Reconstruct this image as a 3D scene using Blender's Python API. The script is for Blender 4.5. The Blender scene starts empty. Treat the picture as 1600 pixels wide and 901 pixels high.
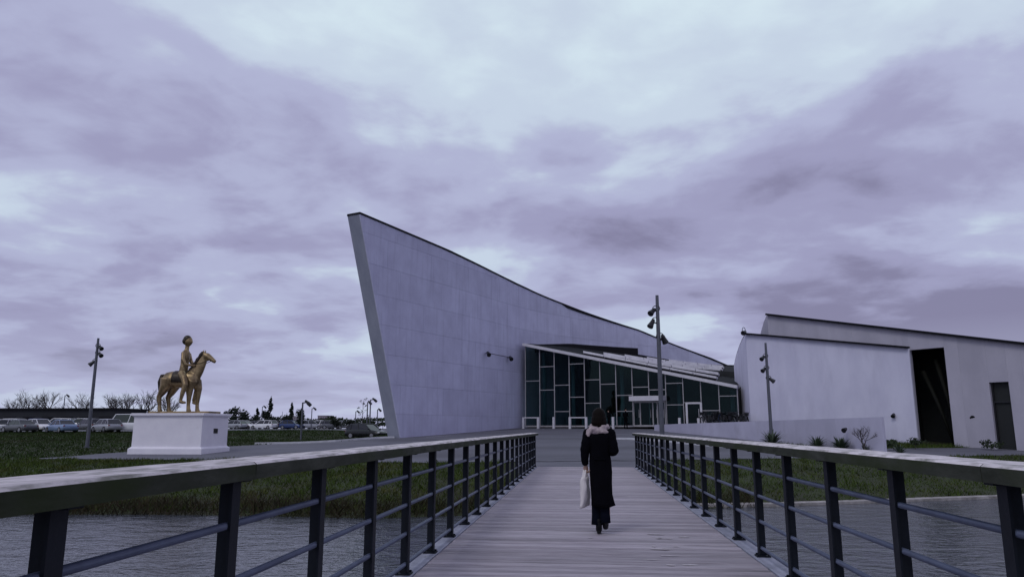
import bpy, bmesh, math, random
import numpy as np
from mathutils import Vector, Matrix, noise as mnoise

random.seed(7)
rng = np.random.default_rng(11)
R = math.radians
scene = bpy.context.scene
COL = scene.collection

# ------------------------------------------------------------------ camera
cam_d = bpy.data.cameras.new('camera')
cam_d.sensor_width = 36.0
cam_d.lens = 36.0 * 1155.0 / 1600.0
cam_d.clip_start = 0.05
cam_d.clip_end = 9000.0
cam = bpy.data.objects.new('camera', cam_d)
COL.objects.link(cam)
cam.location = (0.0, 0.0, 1.41)
cam.rotation_euler = (R(90 + 10.71), 0.0, R(5.30))
scene.camera = cam

# ------------------------------------------------------------------ light
SUN_EL, SUN_ROT = R(48), R(205)
SKY_BIG, SKY_MID = (10.887, 7.732, 5.152), (-2.093, -1.819, -2.775)
world = bpy.data.worlds.new('World')
scene.world = world
world.use_nodes = True


def build_world():
    nt = world.node_tree
    N, L = nt.nodes, nt.links
    N.clear()

    def nd(t, **kw):
        n = N.new(t)
        for k, v in kw.items():
            setattr(n, k, v)
        return n

    def math_(op, a, b=None, clamp=False):
        n = nd('ShaderNodeMath', operation=op, use_clamp=clamp)
        for i, v in enumerate((a, b)):
            if v is None:
                continue
            if isinstance(v, (int, float)):
                n.inputs[i].default_value = v
            else:
                L.new(v, n.inputs[i])
        return n.outputs[0]

    out = nd('ShaderNodeOutputWorld')
    bg = nd('ShaderNodeBackground')
    bg.inputs['Strength'].default_value = 0.1
    sky = nd('ShaderNodeTexSky', sky_type='NISHITA', sun_disc=False)
    sky.sun_elevation = SUN_EL
    sky.sun_rotation = SUN_ROT
    tc = nd('ShaderNodeTexCoord')
    sep = nd('ShaderNodeSeparateXYZ')
    L.new(tc.outputs['Generated'], sep.inputs[0])
    z = math_('MAXIMUM', sep.outputs[2], 0.0)
    den = math_('ADD', z, 0.16)
    px = math_('DIVIDE', sep.outputs[0], den)
    py = math_('DIVIDE', sep.outputs[1], den)
    comb = nd('ShaderNodeCombineXYZ')
    L.new(px, comb.inputs[0])
    L.new(py, comb.inputs[1])

    def noise(scale, detail, rough, dist, loc, stretch=(1, 1, 1)):
        mp = nd('ShaderNodeMapping')
        mp.inputs['Location'].default_value = loc
        mp.inputs['Scale'].default_value = stretch
        L.new(comb.outputs[0], mp.inputs[0])
        n = nd('ShaderNodeTexNoise')
        n.inputs['Scale'].default_value = scale
        n.inputs['Detail'].default_value = detail
        n.inputs['Roughness'].default_value = rough
        n.inputs['Distortion'].default_value = dist
        L.new(mp.outputs[0], n.inputs['Vector'])
        return n.outputs[0]

    big = noise(0.60, 2, 0.45, 0.1, SKY_BIG)
    mid = noise(1.7, 7, 0.49, 0.25, SKY_MID, (0.9, 0.95, 1))
    fine = noise(5.5, 6, 0.52, 0.4, (8.3, 2.2, 4.0), (1, 1, 1))
    v = math_('ADD', math_('MULTIPLY', big, 0.54), math_('MULTIPLY', mid, 0.42))
    v = math_('ADD', v, math_('MULTIPLY', fine, 0.10))
    v = math_('ADD', v, -0.02)
    ramp = nd('ShaderNodeValToRGB')
    cr = ramp.color_ramp
    cr.interpolation = 'EASE'
    els = [(0.395, (0.215, 0.203, 0.325)), (0.46, (0.318, 0.314, 0.482)),
           (0.52, (0.41, 0.43, 0.61)), (0.575, (0.53, 0.61, 0.73)), (0.645, (0.63, 0.75, 0.82))]
    while len(cr.elements) < len(els):
        cr.elements.new(0.5)
    for e, (p, c) in zip(cr.elements, els):
        e.position = p
        e.color = (*c, 1)
    L.new(v, ramp.inputs[0])
    # thin, even cloud near the horizon
    hz = nd('ShaderNodeMapRange')
    hz.inputs['From Min'].default_value = 0.0
    hz.inputs['From Max'].default_value = 0.13
    hz.inputs['To Min'].default_value = 0.75
    hz.inputs['To Max'].default_value = 0.0
    L.new(z, hz.inputs[0])
    mixh = nd('ShaderNodeMix', data_type='RGBA')
    mixh.inputs['B'].default_value = (0.45, 0.475, 0.665, 1)
    L.new(hz.outputs[0], mixh.inputs['Factor'])
    L.new(ramp.outputs[0], mixh.inputs['A'])
    sc = nd('ShaderNodeVectorMath', operation='SCALE')
    sc.inputs['Scale'].default_value = 10.0
    L.new(mixh.outputs['Result'], sc.inputs[0])
    mixs = nd('ShaderNodeMix', data_type='RGBA')
    mixs.inputs['Factor'].default_value = 0.96
    L.new(sky.outputs[0], mixs.inputs['A'])
    L.new(sc.outputs[0], mixs.inputs['B'])
    L.new(mixs.outputs['Result'], bg.inputs['Color'])
    L.new(bg.outputs[0], out.inputs['Surface'])


build_world()
sun_d = bpy.data.lights.new('sun', 'SUN')
sun_d.energy = 0.5
sun_d.angle = R(18)
sun_d.color = (1.0, 0.97, 0.95)
sun = bpy.data.objects.new('sun', sun_d)
COL.objects.link(sun)
_sd = Vector((math.cos(SUN_EL) * math.sin(SUN_ROT), math.cos(SUN_EL) * math.cos(SUN_ROT), math.sin(SUN_EL)))
sun.rotation_euler = _sd.to_track_quat('Z', 'Y').to_euler()
sun.location = (30, -40, 60)

vs = scene.view_settings
vs.view_transform = 'Standard'
vs.look = 'None'
vs.exposure = 0.12
vs.gamma = 1.0
vs.use_curve_mapping = False


# ------------------------------------------------------------------ materials
def mat(name, c1, c2=None, rough=0.7, scale=3.0, stretch=(1, 1, 1), detail=5, metallic=0.0, bump=0.0,
        bump_scale=None, c3=None, scale3=0.7, lo=0.35, hi=0.65, rnd=0.0, spec=0.5, lo3=0.5, hi3=0.7, stretch3=None,
        coords='Object', bump_dist=0.02, shift=True):
    m = bpy.data.materials.new(name)
    m.use_nodes = True
    nt = m.node_tree
    N, L = nt.nodes, nt.links
    b = N['Principled BSDF']
    b.inputs['Roughness'].default_value = rough
    b.inputs['Metallic'].default_value = metallic
    b.inputs['Specular IOR Level'].default_value = spec
    tc = N.new('ShaderNodeTexCoord')
    oi = N.new('ShaderNodeObjectInfo')
    vec = tc.outputs[coords]
    if shift:
        ms = N.new('ShaderNodeMath'); ms.operation = 'MULTIPLY'
        ms.inputs[1].default_value = 57.0
        L.new(oi.outputs['Random'], ms.inputs[0])
        ad = N.new('ShaderNodeVectorMath'); ad.operation = 'ADD'
        L.new(vec, ad.inputs[0]); L.new(ms.outputs[0], ad.inputs[1])
        vec = ad.outputs[0]

    def noise(sc, st, det=detail):
        mp = N.new('ShaderNodeMapping')
        mp.inputs['Scale'].default_value = st
        L.new(vec, mp.inputs[0])
        n = N.new('ShaderNodeTexNoise')
        n.inputs['Scale'].default_value = sc
        n.inputs['Detail'].default_value = det
        n.inputs['Roughness'].default_value = 0.6
        L.new(mp.outputs[0], n.inputs['Vector'])
        return n.outputs[0]

    def rng_(f, a, c):
        mr = N.new('ShaderNodeMapRange')
        mr.inputs['From Min'].default_value = a
        mr.inputs['From Max'].default_value = c
        L.new(f, mr.inputs[0])
        return mr.outputs[0]

    def mix(f, a, c):
        mx = N.new('ShaderNodeMix'); mx.data_type = 'RGBA'
        L.new(f, mx.inputs['Factor'])
        for s, v in (('A', a), ('B', c)):
            if isinstance(v, tuple):
                mx.inputs[s].default_value = (*v, 1)
            else:
                L.new(v, mx.inputs[s])
        return mx.outputs['Result']

    c2 = c2 or tuple(x * 0.8 for x in c1)
    col = mix(rng_(noise(scale, stretch), lo, hi), c1, c2)
    if c3:
        col = mix(rng_(noise(scale3, stretch3 or stretch), lo3, hi3), col, c3)
    if rnd:
        mr = N.new('ShaderNodeMapRange')
        mr.inputs['To Min'].default_value = 1 - rnd
        mr.inputs['To Max'].default_value = 1 + rnd
        L.new(oi.outputs['Random'], mr.inputs[0])
        vm = N.new('ShaderNodeVectorMath'); vm.operation = 'SCALE'
        L.new(col, vm.inputs[0]); L.new(mr.outputs[0], vm.inputs['Scale'])
        col = vm.outputs[0]
    L.new(col, b.inputs['Base Color'])
    if bump:
        bp = N.new('ShaderNodeBump')
        bp.inputs['Strength'].default_value = bump
        bp.inputs['Distance'].default_value = bump_dist
        L.new(noise(bump_scale or scale * 4, stretch, 6), bp.inputs['Height'])
        L.new(bp.outputs[0], b.inputs['Normal'])
    return m


M = {}
M['concrete'] = mat('concrete', (0.60, 0.60, 0.77), (0.50, 0.495, 0.65), 0.85, 0.55, (1.0, 1.0, 0.9), 12, bump=0.5, bump_scale=5,
                    c3=(0.40, 0.395, 0.53), scale3=1.3, lo3=0.50, hi3=0.92, rnd=0.045, stretch3=(2.4, 2.4, 0.16), shift=False)
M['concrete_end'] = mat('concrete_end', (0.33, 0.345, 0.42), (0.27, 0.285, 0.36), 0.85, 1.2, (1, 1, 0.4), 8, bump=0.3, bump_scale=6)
M['render_white'] = mat('render_white', (0.70, 0.685, 0.82), (0.61, 0.595, 0.735), 0.85, 0.6, (1, 1, 0.5), 9, bump=0.25, bump_scale=8,
                        c3=(0.52, 0.505, 0.63), scale3=0.5, lo3=0.52, hi3=0.85, rnd=0.02, shift=False, stretch3=(1.2, 1.2, 0.3))
M['render_grey'] = mat('render_grey', (0.47, 0.445, 0.52), (0.40, 0.38, 0.45), 0.85, 0.8, (1, 1, 0.4), 7, bump=0.25, bump_scale=8, rnd=0.03)
M['wall_low'] = mat('wall_low', (0.53, 0.515, 0.64), (0.45, 0.435, 0.55), 0.85, 0.7, (1, 1, 0.5), 8, bump=0.25, bump_scale=8, c3=(0.36, 0.35, 0.43), scale3=1.2, lo3=0.55, hi3=0.85, rnd=0.04, shift=False)
M['flashing'] = mat('flashing', (0.008, 0.008, 0.011), None, 0.7, spec=0.15)
M['plinth_white'] = mat('plinth_white', (0.82, 0.79, 0.84), (0.76, 0.73, 0.79), 0.7, 1.5, bump=0.1, c3=(0.62, 0.60, 0.62), scale3=1.1, lo3=0.62, hi3=0.9)
M['bronze'] = mat('bronze', (0.38, 0.28, 0.15), (0.22, 0.155, 0.085), 0.4, 3.5, metallic=0.75, bump=0.2, bump_scale=9, c3=(0.07, 0.05, 0.034), scale3=1.2, lo3=0.48, hi3=0.72)
M['bronze_dark'] = mat('bronze_dark', (0.05, 0.038, 0.028), (0.03, 0.023, 0.018), 0.45, 3, metallic=0.6, bump=0.3, bump_scale=12)
M['plank'] = mat('plank', (0.43, 0.385, 0.425), (0.285, 0.255, 0.285), 0.75, 2.2, (1.2, 14, 4), 6, bump=0.5, bump_scale=4, c3=(0.17, 0.155, 0.165),
                 scale3=1.4, rnd=0.24, stretch3=(0.5, 2.5, 1), lo3=0.53, hi3=0.8, bump_dist=0.006)
M['plank_end'] = mat('grime', (0.10, 0.09, 0.08), None, 0.9)
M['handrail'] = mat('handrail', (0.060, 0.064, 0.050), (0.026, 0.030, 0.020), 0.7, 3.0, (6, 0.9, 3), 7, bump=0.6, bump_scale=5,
                    c3=(0.026, 0.036, 0.012), scale3=1.7, lo3=0.42, hi3=0.66, rnd=0.1, spec=0.12, stretch3=(2.0, 0.8, 2), bump_dist=0.008)  # algae green, with the shade of the side faces darkened into the colour
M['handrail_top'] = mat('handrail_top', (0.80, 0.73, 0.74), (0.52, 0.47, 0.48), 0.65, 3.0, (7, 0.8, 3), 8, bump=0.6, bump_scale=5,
                        c3=(0.20, 0.19, 0.165), scale3=5.0, lo3=0.45, hi3=0.66, rnd=0.1, stretch3=(3.0, 0.9, 2), bump_dist=0.008)  # worn pale wood, with sky brightness on the top painted in
M['steel_blue'] = mat('steel_blue', (0.0065, 0.0095, 0.017), (0.005, 0.007, 0.012), 0.6, 5, bump=0.15, c3=(0.009, 0.011, 0.014), scale3=3, lo3=0.58, hi3=0.8, spec=0.22)
M['pipe'] = mat('pipe', (0.10, 0.12, 0.185), (0.07, 0.085, 0.135), 0.4, 5, metallic=0.2, bump=0.1)
M['edge_steel'] = mat('edge_steel', (0.36, 0.37, 0.45), (0.22, 0.23, 0.29), 0.6, 6, (1, 0.5, 1), 7, bump=0.3, c3=(0.12, 0.12, 0.14), scale3=3.5, lo3=0.55, hi3=0.75)
M['asphalt'] = mat('asphalt', (0.135, 0.135, 0.16), (0.105, 0.105, 0.127), 0.85, 0.25, (1, 1, 1), 8, bump=0.4, bump_scale=25, c3=(0.085, 0.085, 0.10), scale3=0.09, lo3=0.48, hi3=0.62, coords='Object', shift=False, stretch3=(0.6, 2, 1))
M['asphalt_far'] = mat('asphalt_far', (0.16, 0.16, 0.18), (0.12, 0.12, 0.14), 0.85, 0.2, shift=False)
M['paint'] = mat('paint', (0.55, 0.55, 0.60), (0.36, 0.36, 0.40), 0.7, 6)
M['kerb'] = mat('kerb', (0.60, 0.60, 0.65), (0.45, 0.45, 0.49), 0.8, 2, bump=0.2)
M['soil'] = mat('soil', (0.030, 0.045, 0.009), (0.024, 0.028, 0.010), 0.95, 0.8, bump=0.8, bump_scale=6, c3=(0.034, 0.030, 0.017), scale3=0.15, shift=False, bump_dist=0.08)
M['grass'] = mat('grass', (0.056, 0.086, 0.010), (0.028, 0.050, 0.006), 0.8, 1.2, c3=(0.078, 0.074, 0.018), scale3=0.45, lo3=0.5, hi3=0.72, shift=False, spec=0.2)
M['lawn'] = mat('lawn', (0.026, 0.050, 0.007), (0.018, 0.036, 0.005), 0.8, 0.5, c3=(0.034, 0.034, 0.013), scale3=0.12, shift=False, spec=0.2)
M['weeds'] = mat('weeds', (0.048, 0.036, 0.018), (0.022, 0.019, 0.011), 0.85, 1.5, c3=(0.03, 0.036, 0.012), scale3=0.6, shift=False, spec=0.2)
M['leaf'] = mat('leaf', (0.035, 0.055, 0.022), (0.020, 0.032, 0.014), 0.7, 1.2, rnd=0.25, spec=0.3)
M['leaf_dark'] = mat('leaf_dark', (0.018, 0.028, 0.016), (0.012, 0.018, 0.012), 0.75, 1.2, rnd=0.25, spec=0.3)
M['leaf_yucca'] = mat('leaf_yucca', (0.06, 0.085, 0.05), (0.035, 0.055, 0.03), 0.6, 3, rnd=0.2)
M['bark'] = mat('bark', (0.075, 0.062, 0.062), (0.05, 0.042, 0.042), 0.9, 6)
M['white_metal'] = mat('white_metal', (0.66, 0.64, 0.68), (0.58, 0.56, 0.61), 0.45, 3)
M['mullion'] = mat('mullion', (0.46, 0.44, 0.45), (0.38, 0.36, 0.38), 0.45, 3, metallic=0.2)
M['roof_dark'] = mat('roof_dark', (0.014, 0.016, 0.018), (0.009, 0.010, 0.012), 0.85, 1.5, spec=0.15)
M['rib_shade'] = mat('rib_shade', (0.05, 0.048, 0.06), (0.035, 0.034, 0.045), 0.7, 1.5)  # shade under the roof-light lips, painted as a dark grey
M['scuff'] = mat('scuff', (0.62, 0.58, 0.60), (0.40, 0.36, 0.38), 0.8, 18)
M['pipe_olive'] = mat('pipe_olive', (0.008, 0.008, 0.005), (0.005, 0.005, 0.004), 0.7, 3, spec=0.15)
M['rib_white'] = mat('rib_white', (0.74, 0.72, 0.77), (0.60, 0.58, 0.64), 0.55, 1.2, c3=(0.42, 0.41, 0.46), scale3=2.0, lo3=0.55, hi3=0.8)
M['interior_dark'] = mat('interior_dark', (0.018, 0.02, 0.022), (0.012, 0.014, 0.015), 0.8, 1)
M['interior_floor'] = mat('interior_floor', (0.05, 0.048, 0.048), (0.04, 0.038, 0.038), 0.4, 1)
M['interior_teal'] = mat('interior_teal', (0.22, 0.33, 0.36), (0.17, 0.27, 0.30), 0.6, 1)
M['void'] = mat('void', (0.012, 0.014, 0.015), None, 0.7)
M['lamp_grey'] = mat('lamp_grey', (0.115, 0.12, 0.145), (0.09, 0.095, 0.115), 0.45, 3, metallic=0.3)
M['black_metal'] = mat('black_metal', (0.018, 0.018, 0.022), None, 0.4, 4, metallic=0.2)
M['lens'] = mat('lens', (0.35, 0.36, 0.38), None, 0.15, 3)
M['coat'] = mat('coat', (0.0035, 0.0035, 0.006), (0.0025, 0.0025, 0.004), 0.95, 9, bump=0.4, bump_scale=60, spec=0.06, bump_dist=0.004)
M['trouser'] = mat('trouser', (0.004, 0.005, 0.012), None, 0.9, 9, spec=0.08)
M['boot'] = mat('boot', (0.005, 0.005, 0.007), None, 0.5, 9, spec=0.2)
M['hair'] = mat('hair', (0.006, 0.0045, 0.004), (0.010, 0.007, 0.006), 0.6, 30, (3, 3, 0.4), bump=0.5, bump_scale=40, spec=0.05, bump_dist=0.004)
M['scarf'] = mat('scarf', (0.50, 0.42, 0.42), (0.30, 0.235, 0.25), 0.9, 14, bump=0.5, bump_scale=30, c3=(0.22, 0.17, 0.2), scale3=8, lo3=0.55, hi3=0.66)
M['canvas'] = mat('canvas', (0.74, 0.69, 0.68), (0.66, 0.61, 0.61), 0.85, 8, bump=0.3, bump_scale=90, bump_dist=0.003)
M['skin'] = mat('skin', (0.42, 0.27, 0.21), (0.38, 0.24, 0.19), 0.55, 8)
M['tyre'] = mat('tyre', (0.012, 0.012, 0.013), None, 0.85, 9)
M['rim'] = mat('rim', (0.35, 0.35, 0.37), None, 0.35, 9, metallic=0.7)
M['car_glass'] = mat('car_glass', (0.012, 0.016, 0.02), None, 0.06, 2, spec=0.6)
M['headlight'] = mat('headlight', (0.75, 0.75, 0.78), None, 0.1, 9, spec=0.8)
M['taillight'] = mat('taillight', (0.25, 0.01, 0.01), None, 0.2, 9)
CARP = {}
for _n, _c in dict(white=(0.80, 0.80, 0.82), silver=(0.38, 0.39, 0.42), grey=(0.13, 0.135, 0.15), black=(0.014, 0.016, 0.017), blue=(0.035, 0.06, 0.16),
                   red=(0.25, 0.02, 0.02), green=(0.03, 0.05, 0.045), sky=(0.22, 0.30, 0.45)).items():
    CARP[_n] = mat('car_paint_' + _n, _c, tuple(x * 0.93 for x in _c), 0.22, 2, metallic=0.0 if _n == 'white' else 0.25)
M['far_wall'] = mat('far_wall', (0.34, 0.29, 0.33), (0.29, 0.25, 0.29), 0.9, 0.1)
M['far_window'] = mat('far_window', (0.10, 0.10, 0.14), None, 0.4, 1)
M['hall_dark'] = mat('hall_dark', (0.014, 0.016, 0.022), (0.010, 0.011, 0.015), 0.8, 0.6)
M['plaque'] = mat('plaque', (0.02, 0.018, 0.016), None, 0.3, 4, metallic=0.5)
M['stone_edge'] = mat('stone_edge', (0.42, 0.39, 0.38), (0.16, 0.15, 0.14), 0.85, 2.2, bump=0.4)


def glass_mat(name, tint, refl):
    m = bpy.data.materials.new(name)
    m.use_nodes = True
    nt = m.node_tree
    N, L = nt.nodes, nt.links
    N.clear()
    o = N.new('ShaderNodeOutputMaterial')
    mx = N.new('ShaderNodeMixShader')
    t = N.new('ShaderNodeBsdfTransparent'); t.inputs[0].default_value = (*tint, 1)
    g = N.new('ShaderNodeBsdfGlossy'); g.inputs['Roughness'].default_value = 0.02
    g.inputs[0].default_value = (*refl, 1)
    fr = N.new('ShaderNodeFresnel'); fr.inputs[0].default_value = 1.5
    oi = N.new('ShaderNodeObjectInfo')
    tc = N.new('ShaderNodeTexCoord')
    ns = N.new('ShaderNodeTexNoise'); ns.inputs['Scale'].default_value = 0.6
    L.new(tc.outputs['Object'], ns.inputs['Vector'])
    bp = N.new('ShaderNodeBump'); bp.inputs['Strength'].default_value = 0.04; bp.inputs['Distance'].default_value = 0.1
    L.new(ns.outputs[0], bp.inputs['Height'])
    L.new(bp.outputs[0], g.inputs['Normal'])
    L.new(fr.outputs[0], mx.inputs[0])
    L.new(t.outputs[0], mx.inputs[1]); L.new(g.outputs[0], mx.inputs[2])
    L.new(mx.outputs[0], o.inputs[0])
    return m


M['glass'] = glass_mat('glass', (0.30, 0.43, 0.43), (0.25, 0.38, 0.39))


def water_mat():
    m = bpy.data.materials.new('water')
    m.use_nodes = True
    nt = m.node_tree
    N, L = nt.nodes, nt.links
    b = N['Principled BSDF']
    b.inputs['Base Color'].default_value = (0.055, 0.062, 0.075, 1)
    b.inputs['Roughness'].default_value = 0.12
    b.inputs['IOR'].default_value = 1.33
    tc = N.new('ShaderNodeTexCoord')
    hs = []
    for sc, st, w in ((0.9, (1, 1.6, 1), 1.0), (3.4, (1, 1.5, 1), 0.5), (9.0, (1, 1.3, 1), 0.22)):
        mp = N.new('ShaderNodeMapping'); mp.inputs['Scale'].default_value = st; mp.inputs['Rotation'].default_value = (0, 0, 0.5)
        L.new(tc.outputs['Object'], mp.inputs[0])
        n = N.new('ShaderNodeTexNoise'); n.inputs['Scale'].default_value = sc; n.inputs['Detail'].default_value = 3
        L.new(mp.outputs[0], n.inputs['Vector'])
        mu = N.new('ShaderNodeMath'); mu.operation = 'MULTIPLY'; mu.inputs[1].default_value = w
        L.new(n.outputs[0], mu.inputs[0]); hs.append(mu.outputs[0])
    a = N.new('ShaderNodeMath'); a.operation = 'ADD'; L.new(hs[0], a.inputs[0]); L.new(hs[1], a.inputs[1])
    a2 = N.new('ShaderNodeMath'); a2.operation = 'ADD'; L.new(a.outputs[0], a2.inputs[0]); L.new(hs[2], a2.inputs[1])
    bp = N.new('ShaderNodeBump'); bp.inputs['Strength'].default_value = 0.5; bp.inputs['Distance'].default_value = 0.14
    L.new(a2.outputs[0], bp.inputs['Height']); L.new(bp.outputs[0], b.inputs['Normal'])
    return m


M['water'] = water_mat()


# ------------------------------------------------------------------ mesh helpers
class MB:
    def __init__(self):
        self.v, self.f = [], []

    def add(self, vs_, fs):
        n = len(self.v)
        self.v += [tuple(p) for p in vs_]
        self.f += [tuple(i + n for i in f) for f in fs]
        return self

    def box(self, c, s, rz=0.0, rot=None):
        hx, hy, hz = s[0] / 2, s[1] / 2, s[2] / 2
        mtx = rot if rot is not None else Matrix.Rotation(rz, 3, 'Z')
        pts = [Vector(c) + mtx @ Vector((x * hx, y * hy, z * hz)) for z in (-1, 1) for x, y in ((-1, -1), (1, -1), (1, 1), (-1, 1))]
        return self.add(pts, [(3, 2, 1, 0), (4, 5, 6, 7), (0, 1, 5, 4), (1, 2, 6, 5), (2, 3, 7, 6), (3, 0, 4, 7)])

    def bar(self, a, b, w, h, up=(0, 0, 1)):
        a, b = Vector(a), Vector(b)
        d = (b - a).normalized()
        s = d.cross(Vector(up))
        s = s.normalized() if s.length > 1e-6 else Vector((1, 0, 0))
        u = s.cross(d)
        pts = [p + s * (x * w / 2) + u * (y * h / 2) for p in (a, b) for x, y in ((-1, -1), (1, -1), (1, 1), (-1, 1))]
        return self.add(pts, [(3, 2, 1, 0), (4, 5, 6, 7), (0, 1, 5, 4), (1, 2, 6, 5), (2, 3, 7, 6), (3, 0, 4, 7)])

    def tube(self, path, rad, n=8, caps=True, flat=None):
        path = [Vector(p) for p in path]
        if not isinstance(rad, (list, tuple)):
            rad = [rad] * len(path)
        vs_, fs = [], []
        prev = None
        for i, p in enumerate(path):
            d = (path[min(i + 1, len(path) - 1)] - path[max(i - 1, 0)])
            d = d.normalized() if d.length > 1e-9 else Vector((0, 0, 1))
            if prev is None:
                s = d.cross(Vector((0, 1, 0)) if abs(d.y) < 0.9 else Vector((1, 0, 0))).normalized()
            else:
                s = (prev - d * prev.dot(d))
                s = s.normalized() if s.length > 1e-6 else d.orthogonal().normalized()
            prev = s
            u = d.cross(s)
            ra, rb = (rad[i], rad[i]) if not isinstance(rad[i], tuple) else rad[i]
            for k in range(n):
                a = 2 * math.pi * k / n
                vs_.append(p + s * (math.cos(a) * ra) + u * (math.sin(a) * rb))
        for i in range(len(path) - 1):
            for k in range(n):
                k2 = (k + 1) % n
                fs.append((i * n + k, i * n + k2, (i + 1) * n + k2, (i + 1) * n + k))
        if caps:
            fs.append(tuple(range(n - 1, -1, -1)))
            fs.append(tuple((len(path) - 1) * n + k for k in range(n)))
        return self.add(vs_, fs)

    def ball(self, c, r, nu=12, nv=8, rot=None):
        if not isinstance(r, (tuple, list)):
            r = (r, r, r)
        vs_, fs = [], []
        for j in range(nv + 1):
            t = math.pi * j / nv
            for i in range(nu):
                a = 2 * math.pi * i / nu
                q = Vector((r[0] * math.sin(t) * math.cos(a), r[1] * math.sin(t) * math.sin(a), r[2] * math.cos(t)))
                if rot is not None:
                    q = rot @ q
                vs_.append(Vector(c) + q)
        for j in range(nv):
            for i in range(nu):
                i2 = (i + 1) % nu
                fs.append((j * nu + i, (j + 1) * nu + i, (j + 1) * nu + i2, j * nu + i2))
        return self.add(vs_, fs)

    def prism(self, poly, off):
        """poly: list of 3d points, extruded by vector off"""
        n = len(poly)
        off = Vector(off)
        a = [Vector(p) for p in poly]
        return self.add(a + [p + off for p in a], [tuple(range(n - 1, -1, -1)), tuple(range(n, 2 * n))] +
                        [(i, (i + 1) % n, n + (i + 1) % n, n + i) for i in range(n)])

    def rings(self, rings, cap=True):
        n = len(rings[0])
        vs_ = [p for r in rings for p in r]
        fs = []
        for i in range(len(rings) - 1):
            for k in range(n):
                k2 = (k + 1) % n
                fs.append((i * n + k, i * n + k2, (i + 1) * n + k2, (i + 1) * n + k))
        if cap:
            fs.append(tuple(range(n - 1, -1, -1)))
            fs.append(tuple((len(rings) - 1) * n + k for k in range(n)))
        return self.add(vs_, fs)

    def mesh(self, name):
        me = bpy.data.meshes.new(name)
        me.from_pydata([tuple(p) for p in self.v], [], self.f)
        bm = bmesh.new(); bm.from_mesh(me)
        bmesh.ops.recalc_face_normals(bm, faces=bm.faces)
        bm.to_mesh(me); bm.free()
        return me

    def build(self, name, m, parent=None, smooth=False, bevel=0.0, origin=None):
        o0 = origin if origin is not None else (world_loc(parent) if parent else Vector((0, 0, 0)))
        self.v = [tuple(Vector(p) - o0) for p in self.v]
        me = self.mesh(name)
        me.materials.append(M[m] if isinstance(m, str) else m)
        if smooth:
            me.shade_smooth()
        o = bpy.data.objects.new(name, me)
        COL.objects.link(o)
        if parent:
            o.parent = parent
            o.location = o0 - world_loc(parent)
        else:
            o.location = o0
        if bevel:
            b = o.modifiers.new('bevel', 'BEVEL'); b.width = bevel; b.segments = 2; b.limit_method = 'ANGLE'
        return o


def world_loc(o):
    p = Vector(o.location)
    while o.parent:
        o = o.parent
        p = p + Vector(o.location)
    return p


def tag(o, label=None, cat=None, group=None, kind=None):
    for k, v in (('label', label), ('category', cat), ('group', group), ('kind', kind)):
        if v:
            o[k] = v
    return o


def thing(name, loc, label, cat, group=None, rz=0.0):
    o = bpy.data.objects.new(name, None)
    o.empty_display_size = 0.3
    COL.objects.link(o)
    o.location = loc
    o.rotation_euler.z = rz
    return tag(o, label, cat, group)


def link_copy(src, parent, loc=None, name=None):
    c = src.copy()
    COL.objects.link(c)
    c.parent = parent
    if loc is not None:
        c.location = loc
    return c


def fuse(o, voxel, smooth=6, factor=0.6):
    r = o.modifiers.new('remesh', 'REMESH'); r.mode = 'VOXEL'; r.voxel_size = voxel; r.use_smooth_shade = True
    s = o.modifiers.new('smooth', 'SMOOTH'); s.iterations = smooth; s.factor = factor
    return o


# ------------------------------------------------------------------ terrain
def lerp(a, b, t):
    return a + (b - a) * t


def clamp(t, a=0.0, b=1.0):
    return max(a, min(b, t))


def shore(x):
    if x < -6:
        return 22.3 + 0.25 * math.sin(x * 0.4) + max(0, -x - 30) * 0.15
    if x < 7:
        return lerp(22.3, 27.0, (x + 6) / 13)
    return 27.0 + (x - 7) * 0.42


def bank(x):
    extra = 2.0 * clamp((-x - 9.5) / 7) if x < 0 else 0
    return shore(x) + 8.9 + extra


WATER_Z = -1.2


def gz(x, y):
    if y < 0:
        return -2.4
    ys, yt = shore(x), bank(x)
    if y < yt:
        t = (yt - y) / (yt - ys)
        if t <= 1:
            return -1.2 * (t ** 1.25)
        return max(-2.4, -1.2 - (t - 1) * 3.0)
    y0 = max(36.0, yt + 1.5)
    plaza = clamp((y - y0) * 0.0405, 0, 1.6) + 0.012 * clamp(x + 5, -9, 16) * clamp((y - y0) / 30)
    left = clamp((y - y0) * 0.0225, 0, 1.24) - 0.36 * math.exp(-((x + 21) / 8.0) ** 2) * clamp((y - 55) / 10)
    w = clamp((x + 21) / 7)
    w = w * w * (3 - 2 * w)
    far = clamp((y - 100) / 40)
    h = lerp(left, plaza, w)
    return lerp(h, 1.24, far)


def axis(lims):
    out = []
    for a, b, s in lims:
        out += list(np.arange(a, b, s))
    return out


gx = axis([(-4000, -400, 600), (-400, -100, 30), (-100, -50, 4), (-50, 45, 1.0), (45, 100, 5), (100, 400, 40), (400, 4001, 600)])
gy = axis([(-400, -20, 60), (-20, 18, 4), (18, 80, 0.8), (80, 150, 4), (150, 500, 35), (500, 5001, 500)])
b = MB()
b.v = [(x, y, gz(x, y)) for y in gy for x in gx]
nx = len(gx)
b.f = [(j * nx + i, j * nx + i + 1, (j + 1) * nx + i + 1, (j + 1) * nx + i) for j in range(len(gy) - 1) for i in range(nx - 1)]
tag(b.build('ground', 'soil', smooth=True), kind='structure')

b = MB()
b.add([(-300, -300, WATER_Z), (300, -300, WATER_Z), (300, 120, WATER_Z), (-300, 120, WATER_Z)], [(0, 1, 2, 3)])
# the lake only reaches the shore; the sheet passes under the land beyond it
tag(b.build('water', 'water'), kind='structure')


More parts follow.
